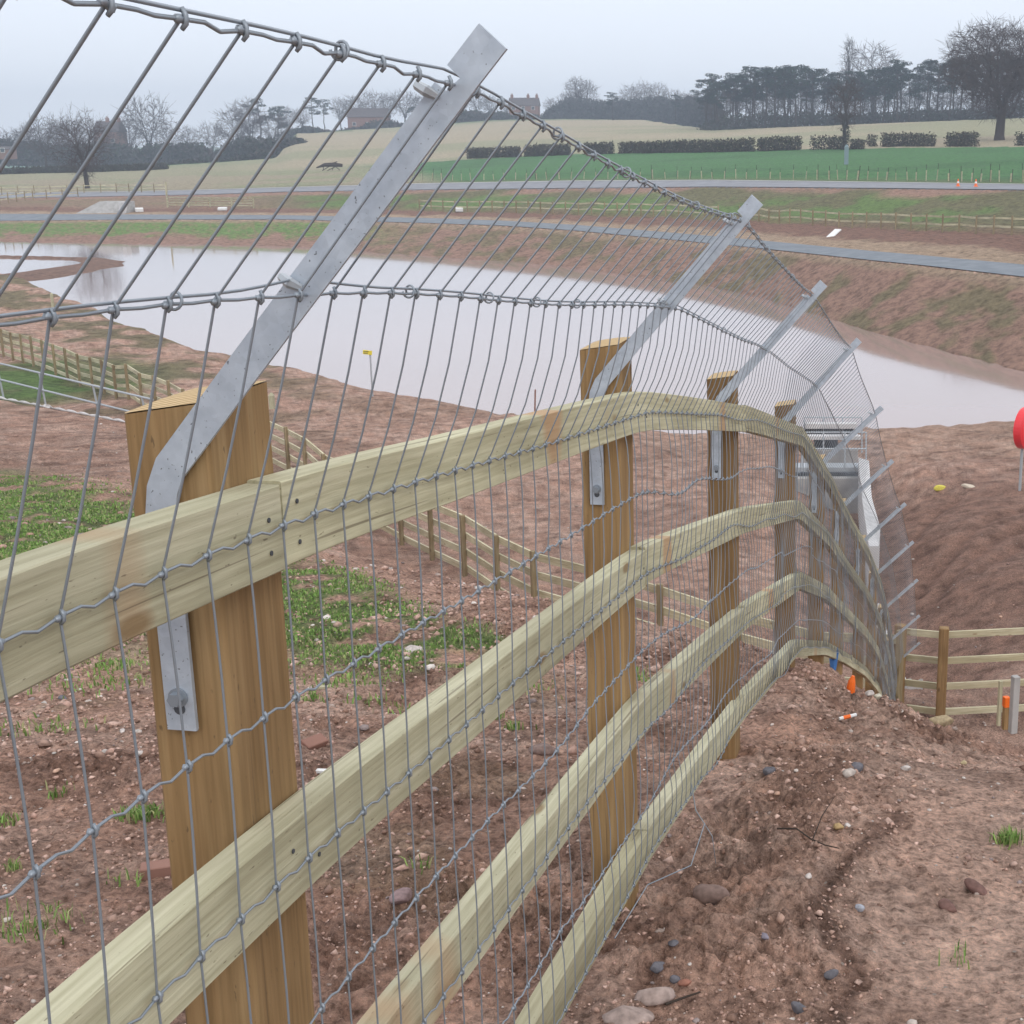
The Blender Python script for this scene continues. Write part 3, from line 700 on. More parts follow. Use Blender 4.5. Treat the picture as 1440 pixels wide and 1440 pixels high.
# ------------------------------------------------------------------ other post-and-rail fences
def timber_fence(name, pts, label, group, nr=4, post=(.10, .10), ph=1.25, rh=.09, sp=None, face=1, rails=None, tall=None, cat='fence', pm='post'):
    root = empty(name, pts[0], label, cat, group); off = Vector(pts[0])
    P_ = [Vector(p) for p in pts]
    for i, p in enumerate(P_):
        q = P_[min(i + 1, len(P_) - 1)] - P_[max(i - 1, 0)]; rz = math.atan2(q.y, q.x)
        mb = MB(); hgt = ph + rnd.uniform(-.03, .03); so = rnd.uniform(0, 40)
        mb.box((p.x, p.y, p.z + hgt / 2 - .25), (post[0], post[1], hgt + .5), rz, .008)
        mb.g = [(z + so, x, y) for x, y, z in mb.v]
        mb.build('post', M[pm], root, off=off)
    if rails is None: rails = [ph - .12 - k * (ph - .26) / (nr - 1) for k in range(nr)]
    cnt = 0
    for a, b_ in zip(P_, P_[1:]):
        d = (b_ - a); d.z = 0; nrm = Vector((d.y, -d.x, 0)).normalized() * (post[1] / 2 + .02) * face
        for hgt in rails:
            mb = MB(); so = rnd.uniform(0, 40); aa = a + nrm; bb = b_ + nrm
            dd = (b_ - a).normalized(); e1 = nrm.normalized() * .019; secs = []
            for q in (aa, bb):
                secs.append([q - e1 + Vector((0, 0, hgt + rh / 2)), q + e1 + Vector((0, 0, hgt + rh / 2)), q + e1 + Vector((0, 0, hgt - rh / 2)), q - e1 + Vector((0, 0, hgt - rh / 2))])
            ln = (b_ - a).length
            mb.sweep(secs, [[(so + k * ln, so + z, w) for w, z in ((0, 0), (.04, 0), (.04, -.09), (0, -.09))] for k in (0, 1)])
            mb.build('rail', M['palerail'], root, off=off)
    return root
def resample(P_, sp):
    P_ = np.array(P_, float); s = np.r_[0, np.cumsum(np.hypot(*np.diff(P_[:, :2], axis=0).T))]; n = max(2, int(round(s[-1] / sp)) + 1)
    q = np.linspace(0, s[-1], n); x = np.interp(q, s, P_[:, 0]); y = np.interp(q, s, P_[:, 1]); z = H(x, y)[0]
    return [(float(a), float(b_), float(c)) for a, b_, c in zip(x, y, z)]
# fence at the foot of the bank: from the end of the big fence to the left edge
def base(u, y, D): q = un(u, y, D); return (q[0], q[1])
lowp = [base(1262, 1010, 19.4), base(1090, 965, 21.3), base(967, 930, 22.3), base(754, 858, 24.8), base(645, 808, 27.8), base(480, 720, 33), base(400, 672, 37), base(250, 600, 45), base(130, 553, 53), base(0, 506, 63), base(-150, 470, 72)]
timber_fence('timber_fence', resample(lowp, 1.6), 'long four rail timber fence along the foot of the bank, behind the big mesh fence', 'lower timber fences', face=1, rh=.13, post=(.085, .085), pm='oldpost')
rp = [base(1262, 1010, 19.6), base(1322, 1016, 19.2), base(1500, 1010, 18.8)]
crossf = [(rp[0][0], rp[0][1], gz(*rp[0])), (rp[1][0] + .0, rp[1][1], gz(*rp[1]))]
crossf = [(q[0], q[1], -7.66 + .08 * i) for i, q in enumerate([rp[0], rp[1], base(1510, 1000, 19.2)])]
timber_fence('timber_fence', crossf, 'short four rail timber fence below the crest at the right, its thick end post brown', 'lower timber fences', face=-1, post=(.13, .13), ph=1.36)
# far fences
farp = [hit(u, y)[0] for u, y in ((1040, 311), (1130, 316.5), (1270, 323.5), (1440, 332), (1560, 338))]
def farfence(pl, sp, label, rails, ph=1.3, name='timber_fence', group='far timber fences'):
    return timber_fence(name, resample([(p[0], p[1]) for p in pl], sp), label, group, ph=ph, rails=rails, rh=.13, post=(.10, .10), face=-1, pm='oldpost')
farfence(farp, 1.85, 'pale far timber fence at the right, between the grey path and the road', (.55, 1.12))
farfence([hit(u, y)[0] for u, y in ((590, 296.5), (700, 299), (860, 303), (1010, 309))], 1.9, 'pale far timber fence on the berm in the middle, seen through the leaning wires', (.55, 1.12))
farfence([hit(u, y)[0] for u, y in ((-20, 275), (80, 273), (160, 271), (235, 271))], 2.2, 'brown post fence beside the road at the far left, before the bare tree', (.6, 1.05))
farfence([hit(u, y)[0] for u, y in ((0, 287), (50, 281), (110, 277))], 2.2, 'low pale timber fence at the far left edge by the track', (.5, 1.0))
# field gate at the far left
gp = [hit(u, y)[0] for u, y in ((236, 292), (357, 293))]
root = empty('field_gate', gp[0], 'long pale field gate on the far bank at the left, beside a tall post', 'gate')
for i, p in enumerate(resample([(q.x, q.y) for q in gp], 3.)):
    mb = MB(); hh = 3.2 if i == 0 else 1.4; mb.box((p[0], p[1], p[2] + hh / 2 - .2), (.16, .16, hh)); mb.g = [(z, x, y) for x, y, z in mb.v]; mb.build('post', M['rail'], root, off=gp[0])
for h_ in (.3, .6, .9, 1.2):
    mb = MB(); a, b_ = gp; mb.sweep([[Vector(q) + Vector((0, -.1, h_ + dz)) + Vector((0, dy, 0)) for dy, dz in ((0, .06), (.05, .06), (.05, -.06), (0, -.06))] for q in (a, b_)]); mb.build('rail', M['rail'], root, off=gp[0])

# ------------------------------------------------------------------ trees
def bare_tree(seed, h=12., rx=.42, base=.25, z0=.16, n=420, trunk=.3, rmin=.016, twl=.045, droop=.0, flat=1.0, hollow=.45):
    # crown envelope is filled with twig ends; limbs reach them by repeated splitting, thickness follows the number of ends carried
    r_ = np.random.default_rng(seed); tr = MB(); tw = MB()
    E = []
    cz = h * (base + (1 - base) * .5); az_ = h * (1 - base) * .5; ax = h * rx
    lob = r_.uniform(0, 6.28, 5)
    while len(E) < n:
        p = r_.uniform(-1, 1, 3); l = np.linalg.norm(p)
        if l > 1 or l < hollow * (.6 if p[2] < 0 else 1): continue
        a = math.atan2(p[1], p[0]); k = 1 + .10 * math.sin(3 * a + lob[0]) + .09 * math.sin(5 * a + lob[1] + 3 * p[2]) + .06 * math.sin(9 * p[2] + lob[2])
        wz = 1 if p[2] > -.1 else 1 - .25 * (-p[2])
        E.append((p[0] * ax * k * wz, p[1] * ax * k * wz, cz + p[2] * az_ * k))
    E = np.array(E); E[:, 2] *= h / E[:, 2].max()
    def rad(m): return max(rmin, trunk * (m / n) ** .46)
    def seg(a, b, m0, m1, lv):
        a, b = Vector(a), Vector(b); L_ = (b - a).length; j = L_ * .10
        k = 3 if m0 > 6 else 2; pts = [a]
        for i_ in range(1, k): pts.append(a.lerp(b, i_ / k) + Vector(r_.uniform(-j, j, 3)) + Vector((0, 0, -L_ * .05 if m0 > 10 else 0)))
        pts.append(b); rs_ = list(np.linspace(rad(m0), rad(m1), k + 1))
        (tr if m0 > n * .12 else tw).tube(pts, rs_, 7 if m0 > n * .12 else 3, caps=False)
    def grow(st, ids, d, lv):
        m = len(ids); P_ = E[ids]
        if m <= 2:
            for p in P_:
                seg(st, p, 1.2, 1, lv)
                for _ in range(4):
                    f = r_.uniform(.35, 1); q = np.array(st) + (p - np.array(st)) * f; dd = (p - np.array(st)); dd = dd / (np.linalg.norm(dd) + 1e-6)
                    e_ = q + (dd + r_.normal(0, .55, 3) + np.array((0, 0, .12))) * h * twl * r_.uniform(.6, 1.3); tw.tube([q, e_], [rmin * .8, rmin * .5], 3, caps=False)
            return
        k = 2 if m < 12 else int(r_.choice((2, 3))) if lv else 5
        c = P_[r_.choice(m, k, replace=False)]
        for _ in range(4):
            lab = np.argmin(((P_[:, None] - c[None]) ** 2).sum(-1), 1)
            for q in range(k):
                if (lab == q).any(): c[q] = P_[lab == q].mean(0)
        for q in range(k):
            sub = ids[lab == q]
            if len(sub) == 0: continue
            t_ = (c[q] - np.array(st)); L_ = np.linalg.norm(t_); f = r_.uniform(.34, .52) if m > 8 else .6
            nd = t_ / (L_ + 1e-6) * .75 + np.array(d) * .35; nd /= np.linalg.norm(nd); e_ = np.array(st) + nd * L_ * f
            seg(st, e_, max(len(sub), 1.5), max(len(sub) * .8, 1.3), lv); grow(tuple(e_), sub, nd, lv + 1)
    fork = (r_.uniform(-.02, .02) * h, r_.uniform(-.02, .02) * h, h * z0)
    tr.tube([(0, 0, -.4), (0, 0, .05 * h), (fork[0] * .5, fork[1] * .5, h * z0 * .6), fork], [trunk * 1.35, trunk * 1.05, trunk * .95, trunk * .92], 9, caps=False)
    grow(fork, np.arange(n), np.array((0, 0, 1.)), 0)
    return tr, tw
def leaf_cloud(mb, c, rad, n, size, cols, r_, flat=1.):
    for _ in range(n):
        while True:
            p = Vector((r_.uniform(-1, 1), r_.uniform(-1, 1), r_.uniform(-1, 1)))
            if p.length < 1: break
        p = p.normalized() * p.length ** .5
        q = Vector((c[0] + p.x * rad[0], c[1] + p.y * rad[1], c[2] + p.z * rad[2])); s = size * r_.uniform(.5, 1.4)
        a = Vector((r_.gauss(0, 1), r_.gauss(0, 1), r_.gauss(0, .6))).normalized() * s; b_ = Vector((r_.gauss(0, 1), r_.gauss(0, 1), r_.gauss(0, .6))).normalized() * s
        col = cols[r_.randrange(len(cols))]; f = r_.uniform(.75, 1.25)
        mb.add([q - a * .5, q + a * .5, q + b_ * .8], [(0, 1, 2)], c=tuple(x * f for x in col))
def tree_from(kind, tr, tw, crown=None):
    root = bpy.data.objects.new(kind, None); COL.objects.link(root)
    tr.build('trunk', M['bark'], root, True)
    if tw: tw.build('branches', M['twig'], root)
    if crown: crown.build('crown', M['needles'], root)
    return root
def put(proto, used, u, y, h, label, cat, group, rz=None, sx_=1., dz=-.1, D=None, lo=30):
    if D is None: p, D = hit(u, y, lo=lo)
    else: p = Vector(un(u, y, D))
    o = proto if not used[0] else copy_tree(proto)
    used[0] = True
    o.location = (p.x, p.y, p.z + dz); o.rotation_euler = (0, 0, rnd.uniform(0, 6.28) if rz is None else rz); o.scale = (h * sx_, h * sx_, h)
    tag(o, label, cat, group); return o
def unit(mbs, h):
    for m_ in mbs:
        if m_: m_.v = [(x / h, y / h, z / h) for x, y, z in m_.v]
def mkbare(name, seed, **k):
    tr, tw = bare_tree(seed, **k); unit((tr, tw), k.get('h', 12.)); return tree_from(name, tr, tw), [False]
# big oak on the right
oak, uo = mkbare('oak_tree', 5, h=18., rx=.56, base=.22, z0=.28, n=2500, trunk=.72, rmin=.027, twl=.055, hollow=.35)
put(oak, uo, 1405, 197, 18.8, 'huge bare oak with wide rounded crown in the hedge line at the far right', 'tree', 'field trees', rz=1.0, sx_=1.0)
# left field trees
ash, ua = mkbare('bare_tree', 21, h=13., rx=.37, base=.12, z0=.2, n=520, trunk=.34, rmin=.018, twl=.06, hollow=.2)
put(ash, ua, 123, 266, 12.3, 'dark bare tree in the tan field at the left, nearest the road', 'tree', 'field trees', rz=.4, sx_=1.0)
rt_, ur = mkbare('bare_tree', 33, h=12., rx=.38, base=.22, z0=.25, n=360, trunk=.26, rmin=.022, twl=.06)
put(rt_, ur, 66, 239, 13.5, 'bare round tree behind the dark hedge at the far left', 'tree', 'field trees', sx_=1.1)
tl, utl = mkbare('bare_tree', 44, h=16., rx=.30, base=.35, z0=.3, n=330, trunk=.3, rmin=.032, twl=.05, hollow=.5)
# narrow poplar and the round bare crown over the pine wood
pop, upo = mkbare('poplar_tree', 9, h=24., rx=.085, base=.15, z0=.2, n=260, trunk=.28, rmin=.035, twl=.045, hollow=.0)
put(pop, upo, 1192, 182, 24.8, 'tall narrow poplar rising above the pine wood', 'tree', 'wood edge trees', D=395, sx_=1.)
put(tl, utl, 1228, 182, 23, 'bare round topped tree rising behind the pines, right of the narrow poplar', 'tree', 'wood edge trees', D=395, sx_=1.1)
# ivy clad tree in the hedge
ivt, uiv = mkbare('ivy_tree', 14, h=14., rx=.27, base=.26, z0=.28, n=420, trunk=.36, rmin=.02, twl=.05, hollow=.1)
iv = put(ivt, uiv, 1188, 211, 11.3, 'bare reddish tree with a thick ivy covered trunk standing in the hedge below the poplar', 'tree', 'field trees', rz=.2, sx_=1.0)
mb = MB(); r_ = random.Random(3)
for k in range(16): leaf_cloud(mb, (r_.uniform(-.02, .02), r_.uniform(-.02, .02), .02 + .02 * k), (.055, .055, .03), 60, .02, [(.03, .04, .02), (.05, .05, .035)], r_)
mb.build('ivy', M['needles'], iv)
# pines
def pine(seed):
    r_ = random.Random(seed); tr = MB(); cr_ = MB(); h = 16.
    x = y = 0; pts = []
    for k in range(7): pts.append((x, y, h * .92 * k / 6 - .3)); x += r_.uniform(-.3, .3); y += r_.uniform(-.3, .3)
    tr.tube(pts, [.26 - .03 * k for k in range(7)], 6)
    cols = [(.011, .027, .024), (.018, .040, .030), (.013, .031, .028), (.023, .046, .030)]
    nb = 14 + seed % 4
    for k in range(nb):
        f = .50 + .46 * k / nb; ang = r_.uniform(0, 6.28); l = r_.uniform(1.0, 3.3) * (1.25 - abs(f - .72) * 2.2)
        tz = h * f; b_ = Vector(pts[min(6, int(f / .92 * 6))]); b_.z = tz * .97
        e_ = b_ + Vector((math.cos(ang) * l, math.sin(ang) * l, r_.uniform(.3, 1.2)))
        tr.tube([b_, b_.lerp(e_, .5) + Vector((0, 0, -.1)), e_], [.09, .06, .03], 4)
        leaf_cloud(cr_, e_, (r_.uniform(.8, 1.5), r_.uniform(.8, 1.5), r_.uniform(.35, .65)), 170, .34, [tuple(q * r_.choice((.7, 1., 1.35)) for q in cc_) for cc_ in cols], r_)
    leaf_cloud(cr_, (pts[-1][0], pts[-1][1], h * .93), (1.4, 1.4, .8), 220, .36, cols, r_)
    unit((tr, cr_), h); return tree_from('pine_tree', tr, None, cr_), [False]
pines = [pine(s) for s in (1, 2, 3, 4, 5)]
us_top = [985, 1000, 1030, 1065, 1075, 1100, 1130, 1165, 1180, 1210, 1245, 1255, 1290, 1310, 1350, 1380, 1440, 1500]
ys_top = [122, 108, 101, 95, 93, 95, 95, 100, 102, 100, 98, 84, 92, 84, 80, 74, 74, 76]
us_b = [985, 1130, 1270, 1440, 1500]; ys_b = [184, 180, 175, 168, 166]
spots = []
u = 992
while u < 1470:
    for row in range(2):
        D = {0: 372, 1: 392}[row] - (u - 985) * .06 + rnd.uniform(-5, 5)
        uu = u + rnd.uniform(-6, 6) + row * 5; yt = np.interp(uu, us_top, ys_top) + rnd.uniform(-3, 15); yb = np.interp(uu, us_b, ys_b)
        spots.append((uu, yb - row * 1.0, D, (yb - yt) * D / F))
    u += rnd.uniform(10, 14) if u < 1260 else rnd.uniform(15, 20)
def ordn(k):
    W1 = ['first', 'second', 'third', 'fourth', 'fifth', 'sixth', 'seventh', 'eighth', 'ninth', 'tenth', 'eleventh', 'twelfth', 'thirteenth', 'fourteenth', 'fifteenth', 'sixteenth', 'seventeenth', 'eighteenth', 'nineteenth']
    if k < 19: return W1[k]
    t_, u_ = divmod(k + 1, 10)
    return ({2: 'twentieth', 3: 'thirtieth', 4: 'fortieth', 5: 'fiftieth', 6: 'sixtieth', 7: 'seventieth'}[t_] if u_ == 0 else {2: 'twenty-', 3: 'thirty-', 4: 'forty-', 5: 'fifty-', 6: 'sixty-', 7: 'seventy-'}[t_] + W1[u_ - 1])
spots.sort()
for i, (u, y, D, h) in enumerate(spots):
    pr_, us_ = pines[i % 5]
    put(pr_, us_, u, y, h, 'dark green pine in the wood on the right, %s from its left end' % ordn(i), 'tree', 'pines of the wood', D=D, sx_=rnd.uniform(.9, 1.2))
# bare trees in woods on the skyline
tb, utb = mkbare('bare_tree', 61, h=12., rx=.40, base=.25, z0=.2, n=260, trunk=.25, rmin=.035, twl=.06, hollow=.3)
tcx, utc = mkbare('bare_tree', 75, h=12., rx=.34, base=.2, z0=.18, n=260, trunk=.25, rmin=.035, twl=.06, hollow=.3)
protos = [(tb, utb), (tcx, utc), (tl, utl)]
def sky_trees(lst, where, group):
    for i, (u, yb, yt, D) in enumerate(lst):
        a, b_ = protos[i % 3]
        put(a, b_, u, yb, (yb - yt) * D / F, 'hazy bare tree %s, %s from the left' % (where, ordn(i)), 'tree', group, D=D, sx_=rnd.uniform(.9, 1.25))
L1 = [(20, 240, 182, 440), (48, 240, 176, 445), (85, 238, 172, 450), (110, 238, 168, 440), (150, 238, 180, 450), (188, 232, 165, 455), (213, 232, 136, 460), (240, 230, 176, 450), (268, 230, 178, 440), (300, 226, 172, 450), (335, 222, 150, 455), (352, 222, 140, 455), (385, 215, 160, 450)]
sky_trees(L1, 'in the wood at the left skyline', 'bare trees of the left wood')
L2 = [(405, 188, 150, 500), (425, 186, 152, 500), (480, 184, 138, 520), (500, 183, 135, 520), (525, 181, 128, 520), (548, 180, 132, 520), (570, 178, 128, 520), (592, 177, 134, 520), (650, 172, 140, 540), (672, 170, 128, 540), (690, 169, 134, 540), (712, 169, 142, 540)]
sky_trees(L2, 'on the middle skyline beyond the tan field', 'bare trees of the middle skyline')
L3 = [(775, 168, 138, 560), (795, 168, 130, 560), (812, 168, 110, 560), (822, 168, 112, 565), (840, 168, 138, 560), (868, 168, 134, 560), (888, 168, 120, 560), (905, 168, 115, 560), (925, 168, 118, 560), (945, 169, 126, 560), (962, 171, 130, 550), (978, 176, 130, 540)]
sky_trees(L3, 'in the round wood left of the pines', 'bare trees left of the pines')
L4 = [(u, np.interp(u, us_b, ys_b) - 1, np.interp(u, us_b, ys_b) - rnd.uniform(42, 66), 385) for u in range(1004, 1450, 17)]
sky_trees(L4, 'among the trunks of the pine wood', 'bare trees in the pine wood')
# cedar-like evergreens on the middle skyline
for (u, yb, yt, lb) in ((368, 216, 139, 'flat topped dark evergreen above the left wood'), (392, 214, 150, 'smaller dark evergreen right of the flat topped one above the left wood'), (440, 186, 137, 'left evergreen of the pair on the skyline left of the barn'), (456, 185, 140, 'right evergreen of the pair on the skyline left of the barn'), (582, 178, 150, 'small dark evergreen on the skyline just left of the nearest steel arm'), (862, 168, 130, 'dark pine standing in the bare wood left of the pine wood'), (950, 168, 133, 'dark pine at the right of the bare wood beside the pine wood')):
    pr_, us_ = pines[int(u) % 5]; put(pr_, us_, u, yb, (yb - yt) * 460 / F, lb, 'tree', 'skyline evergreens', D=460, sx_=1.15)
# undergrowth masses
def thicket(name, pts, hgt, depth, dens, size, cols, label, cat, kind=None, group=None, matk='leaf', gaps=None, lumps=.5, parent=None, taper=True):
    mb = MB(); r_ = random.Random(hash(label) % 1000 if False else len(label) * 7 + len(pts)); o0 = Vector(pts[0])
    for a, b_ in zip(pts, pts[1:]):
        a, b_ = Vector(a), Vector(b_); ln = (b_ - a).length; n = int(ln * dens)
        for i in range(n):
            f = r_.random(); p = a.lerp(b_, f); s = (p - o0).length; tp_ = min(1, (s + .3) / (hgt * .8), ((Vector(pts[-1]) - p).length + .3) / (hgt * .8)) ** .5 if taper else 1.
            if gaps and gaps(s, r_): continue
            lump = 1 - lumps * float(vnoise(np.array([s * .46 / max(hgt, 1)]), np.array([3.3 + len(pts)]))[0]) - lumps * .55 * float(vnoise(np.array([s * 2.1 / max(hgt, 1)]), np.array([9.3 + len(pts)]))[0])
            z = r_.random() ** 1.15 * hgt * tp_ * lump * r_.uniform(.85, 1.12); q = Vector((p.x + r_.uniform(-1, 1) * depth * .2, p.y + r_.uniform(-.5, .5) * depth, p.z + z - (1.2 if hgt > 4 else 0)))
            sz = size * r_.uniform(.5, 1.4); u1 = Vector((r_.gauss(0, 1), r_.gauss(0, .6), r_.gauss(0, 1))).normalized() * sz; u2 = Vector((r_.gauss(0, 1), r_.gauss(0, .6), r_.gauss(0, 1))).normalized() * sz
            col = cols[r_.randrange(len(cols))]; k = r_.uniform(.7, 1.3)
            mb.add([q - u1 * .5, q + u1 * .5, q + u2], [(0, 1, 2)], c=tuple(x * k for x in col))
    o = mb.build(name, M[matk], parent, off=tuple(o0)); 
    if not parent: o.location = o0; tag(o, label, cat, group, kind)
    return o
wcols = [(.055, .05, .045), (.075, .06, .055), (.045, .055, .035), (.06, .06, .05), (.035, .05, .035)]
def line(us, ys, Ds): return [un(u, y, D) for u, y, D in zip(us, ys, Ds)]
thicket('undergrowth', line([988, 1060, 1130, 1200, 1270, 1350, 1440, 1500], [184, 183, 181, 178.5, 176, 172.5, 168.5, 166], [371, 368, 365, 362, 358, 352, 345, 340]), 8.0, 8, 300, .55, wcols, 'dense dark undergrowth under the pines', 'undergrowth', 'stuff', lumps=.45)
thicket('undergrowth', line([-30, 60, 130, 200, 260, 320], [226, 226, 230, 232, 232, 229], [445, 440, 430, 425, 420, 410]), 14.5, 9, 360, .85, wcols, 'dense dark thicket of the wood at the left skyline', 'undergrowth', 'stuff', lumps=.5)
thicket('undergrowth', line([315, 350, 392, 418], [229, 224, 213, 196], [400, 385, 372, 372]), 8.5, 8, 300, .8, wcols, 'lower right hand end of the left thicket, where it meets the tan hill', 'undergrowth', 'stuff', lumps=.5)
thicket('undergrowth', line([130, 200, 260, 320, 392], [236, 234, 231, 228, 221], [350, 350, 345, 345, 345]), 5.0, 6, 160, .7, wcols, 'low scrub along the foot of the wood at the left', 'undergrowth', 'stuff', lumps=.7)
thicket('undergrowth', line([400, 450, 500, 560, 620, 700, 760], [188, 186, 183, 179, 175, 169, 168], [500, 500, 505, 510, 515, 520, 530]), 9.5, 8, 250, .85, wcols, 'thin dark scrub along the middle skyline', 'undergrowth', 'stuff', lumps=.85)
thicket('undergrowth', line([765, 800, 850, 900, 950, 985, 1015], [168, 168, 168, 168.5, 171, 180, 184], [555, 555, 555, 550, 540, 470, 440]), 13.0, 9, 360, .9, [(.06, .06, .06), (.07, .065, .065), (.05, .06, .05)], 'grey brown thicket filling the bare wood left of the pines', 'undergrowth', 'stuff', lumps=.4)
# hedges along the far side of the green field
hcols = [(.060, .046, .034), (.05, .045, .03), (.052, .060, .032), (.07, .056, .04)]
def hedge(us, ys, hgt, label, dens=150, gaps=None):
    pl = [hit(u, y, lo=60)[0] for u, y in zip(us, ys)]
    return thicket('hedge', pl, hgt, 1.6, dens * 2.2, .27, hcols, label, 'hedge', group='field hedges', lumps=.1, gaps=gaps, taper=False)
g1 = lambda s, r_: (vnoise(np.array([s * .30]), np.array([1.7]))[0] > .80)
hedge([658, 720, 800, 900, 960, 1060], [223, 221, 218, 215.5, 214.5, 213], 2.1, 'long clipped brown hedge along the top of the green field, left of centre', gaps=g1)
hedge([1066, 1100, 1125], [212.5, 211.5, 211], 2.2, 'short dark hedge piece between the long hedge and the gap before the ivy tree', gaps=g1)
hedge([1140, 1165, 1186], [211, 210, 210], 2.1, 'gappy hedge piece touching the ivy covered tree', 90)
hedge([1196, 1215], [210, 210], 1.6, 'low straggly hedge stub just right of the ivy covered tree', 60)
hedge([1220, 1232], [206, 206], 2.0, 'narrow lone bush in the hedge line between two longer hedge pieces', 90)
hedge([1240, 1275, 1314], [206.5, 206, 206], 2.1, 'clipped hedge piece left of the great oak, the longer of two', 120, g1)
hedge([1331, 1374], [206, 206], 2.2, 'clipped hedge piece nearest the great oak on its left', 130)
hedge([1428, 1480], [205, 205], 2.0, 'hedge end at the right edge of the picture beyond the oak', 100)
hedge([-30, 20, 60, 120, 180, 235], [246, 244.5, 243.5, 242, 240, 238], 1.4, 'thin dark hedge across the left fields behind the bare tree')

# ------------------------------------------------------------------ houses
def house(u, y, D, w, dp, hh, rh, label, chim=(), rz=0, wallm='brick', wins=3, name='brick_house'):
    p = Vector(un(u, y, D)); root = empty(name, p, label, 'house', None, rz)
    mb = MB(); mb.box((0, 0, hh / 2 - .5), (w, dp, hh + 1)); wl = mb.build('wall', M[wallm], root)
    mb = MB(); o_ = .3
    mb.add([(-w / 2 - o_, -dp / 2 - o_, hh), (w / 2 + o_, -dp / 2 - o_, hh), (w / 2 + o_, dp / 2 + o_, hh), (-w / 2 - o_, dp / 2 + o_, hh), (-w / 2 - o_ * .5, 0, hh + rh), (w / 2 + o_ * .5, 0, hh + rh)],
           [(0, 1, 5, 4), (2, 3, 4, 5), (1, 2, 5), (3, 0, 4), (3, 2, 1, 0)]); rf = mb.build('roof', M['roof'], root)
    for cx in chim:
        mb = MB(); mb.box((cx, 0, hh + rh * .9), (1.0, .8, 2.6), 0, .05); mb.tube([(cx - .2, 0, hh + rh * .9 + 1.3), (cx - .2, 0, hh + rh * .9 + 1.8)], .14, 8); mb.tube([(cx + .2, 0, hh + rh * .9 + 1.3), (cx + .2, 0, hh + rh * .9 + 1.8)], .14, 8)
        mb.build('chimney', M[wallm], rf)
    for i in range(wins):
        for fl in range(2 if hh > 4.5 else 1):
            x = -w / 2 + w * (i + .5) / wins; z = 1.6 + fl * 2.7
            mb = MB(); mb.box((x, -dp / 2 - .02, z), (1.3, .10, 1.3)); wf = mb.build('window', M['white'], root)
            mb = MB(); mb.box((x, -dp / 2 - .075, z), (1.1, .02, 1.1)); mb.build('pane', M['glass'], wf)
    return root
house(738, 169, 540, 11, 7, 5.2, 3.0, 'distant red brick house with a dark roof and chimneys on the middle skyline', (-4.6, 1.5, 4.8))
house(158, 217, 462, 8, 7, 7.0, 3.4, 'red brick house with two chimneys half hidden in the left wood', (-.5, 3.2), wins=2)
house(520, 181, 515, 14, 7, 4.0, 3.2, 'low brown farm building left of the nearest steel arm on the skyline', (), wins=3)
house(2, 219, 424, 7, 5, 1.9, .8, 'low dark shed with a pale flat roof edge at the far left', (), wins=2, name='shed')

# ------------------------------------------------------------------ small things across the water
def stake(u, y, h, w, label, m_='rail', name='stake', group=None, cat='stake', D=None, lean=(0, 0), lo=3):
    p = hit(u, y, lo=lo)[0] if D is None else Vector(un(u, y, D))
    mb = MB(); n = 4
    mb.sweep([[(lean[0] * z + sx2 * w / 2 * k, lean[1] * z + sy2 * w / 2 * k, z) for sx2, sy2 in ((-1, -1), (1, -1), (1, 1), (-1, 1))] for z, k in ((-.2, 1), (h * .5, 1), (h - w * .6, 1), (h, .3))])
    mb.g = [(z, x, y) for x, y, z in mb.v]
    o = mb.build(name, M[m_]); o.location = p; tag(o, label, cat, group); return o
i = 0; u = 566
pr_st = None
while u < 1450:
    y = np.interp(u, [560, 800, 1000, 1270, 1440], [255, 252, 251, 254, 256.5])
    p = hit(u, y, lo=60)[0]; h_ = rnd.uniform(1.1, 1.7)
    if pr_st is None:
        mb = MB(); mb.sweep([[(a * .045, b_ * .045, z) for a, b_ in ((-1, -1), (1, -1), (1, 1), (-1, 1))] for z in (0, .1, .65)]); o1 = mb.build('tree_shelter', M['rail'])
        mb = MB(); mb.box((.09, 0, .5), (.035, .035, 1.0)); mb.build('stake', M['bark'], o1); pr_st = o1; c = o1
    else: c = copy_tree(pr_st)
    c.location = p; c.scale = (rnd.uniform(.7, 1.5), 1, h_); c.rotation_euler = (rnd.uniform(-.1, .1), rnd.uniform(-.12, .12), rnd.uniform(0, 3))
    tag(c, 'small pale sapling shelter with a stake in the row between road and green field', 'sapling guard', 'sapling shelters along the road'); u += rnd.uniform(12, 19); i += 1
for u, y in ((1347, 263.5), (1372, 264)):
    p = hit(u, y + 1, lo=60)[0]
    root = empty('traffic_cone', p + Vector((0, 0, .15)), ('left' if u < 1360 else 'right') + ' one of two orange and white traffic cones beside the far road', 'cone', 'traffic cones')
    mb = MB(); mb.box((0, 0, .03), (.6, .6, .06), 0, .02); mb.build('base', M['orange'], root)
    mb = MB(); mb.tube([(0, 0, .06), (0, 0, .5), (0, 0, 1.05)], [.25, .16, .07], 12); mb.build('cone', M['orange'], root)
    mb = MB(); mb.tube([(0, 0, .45), (0, 0, .72)], [.185, .14], 12); mb.build('band', M['white'], root); root.scale = (.6,) * 3
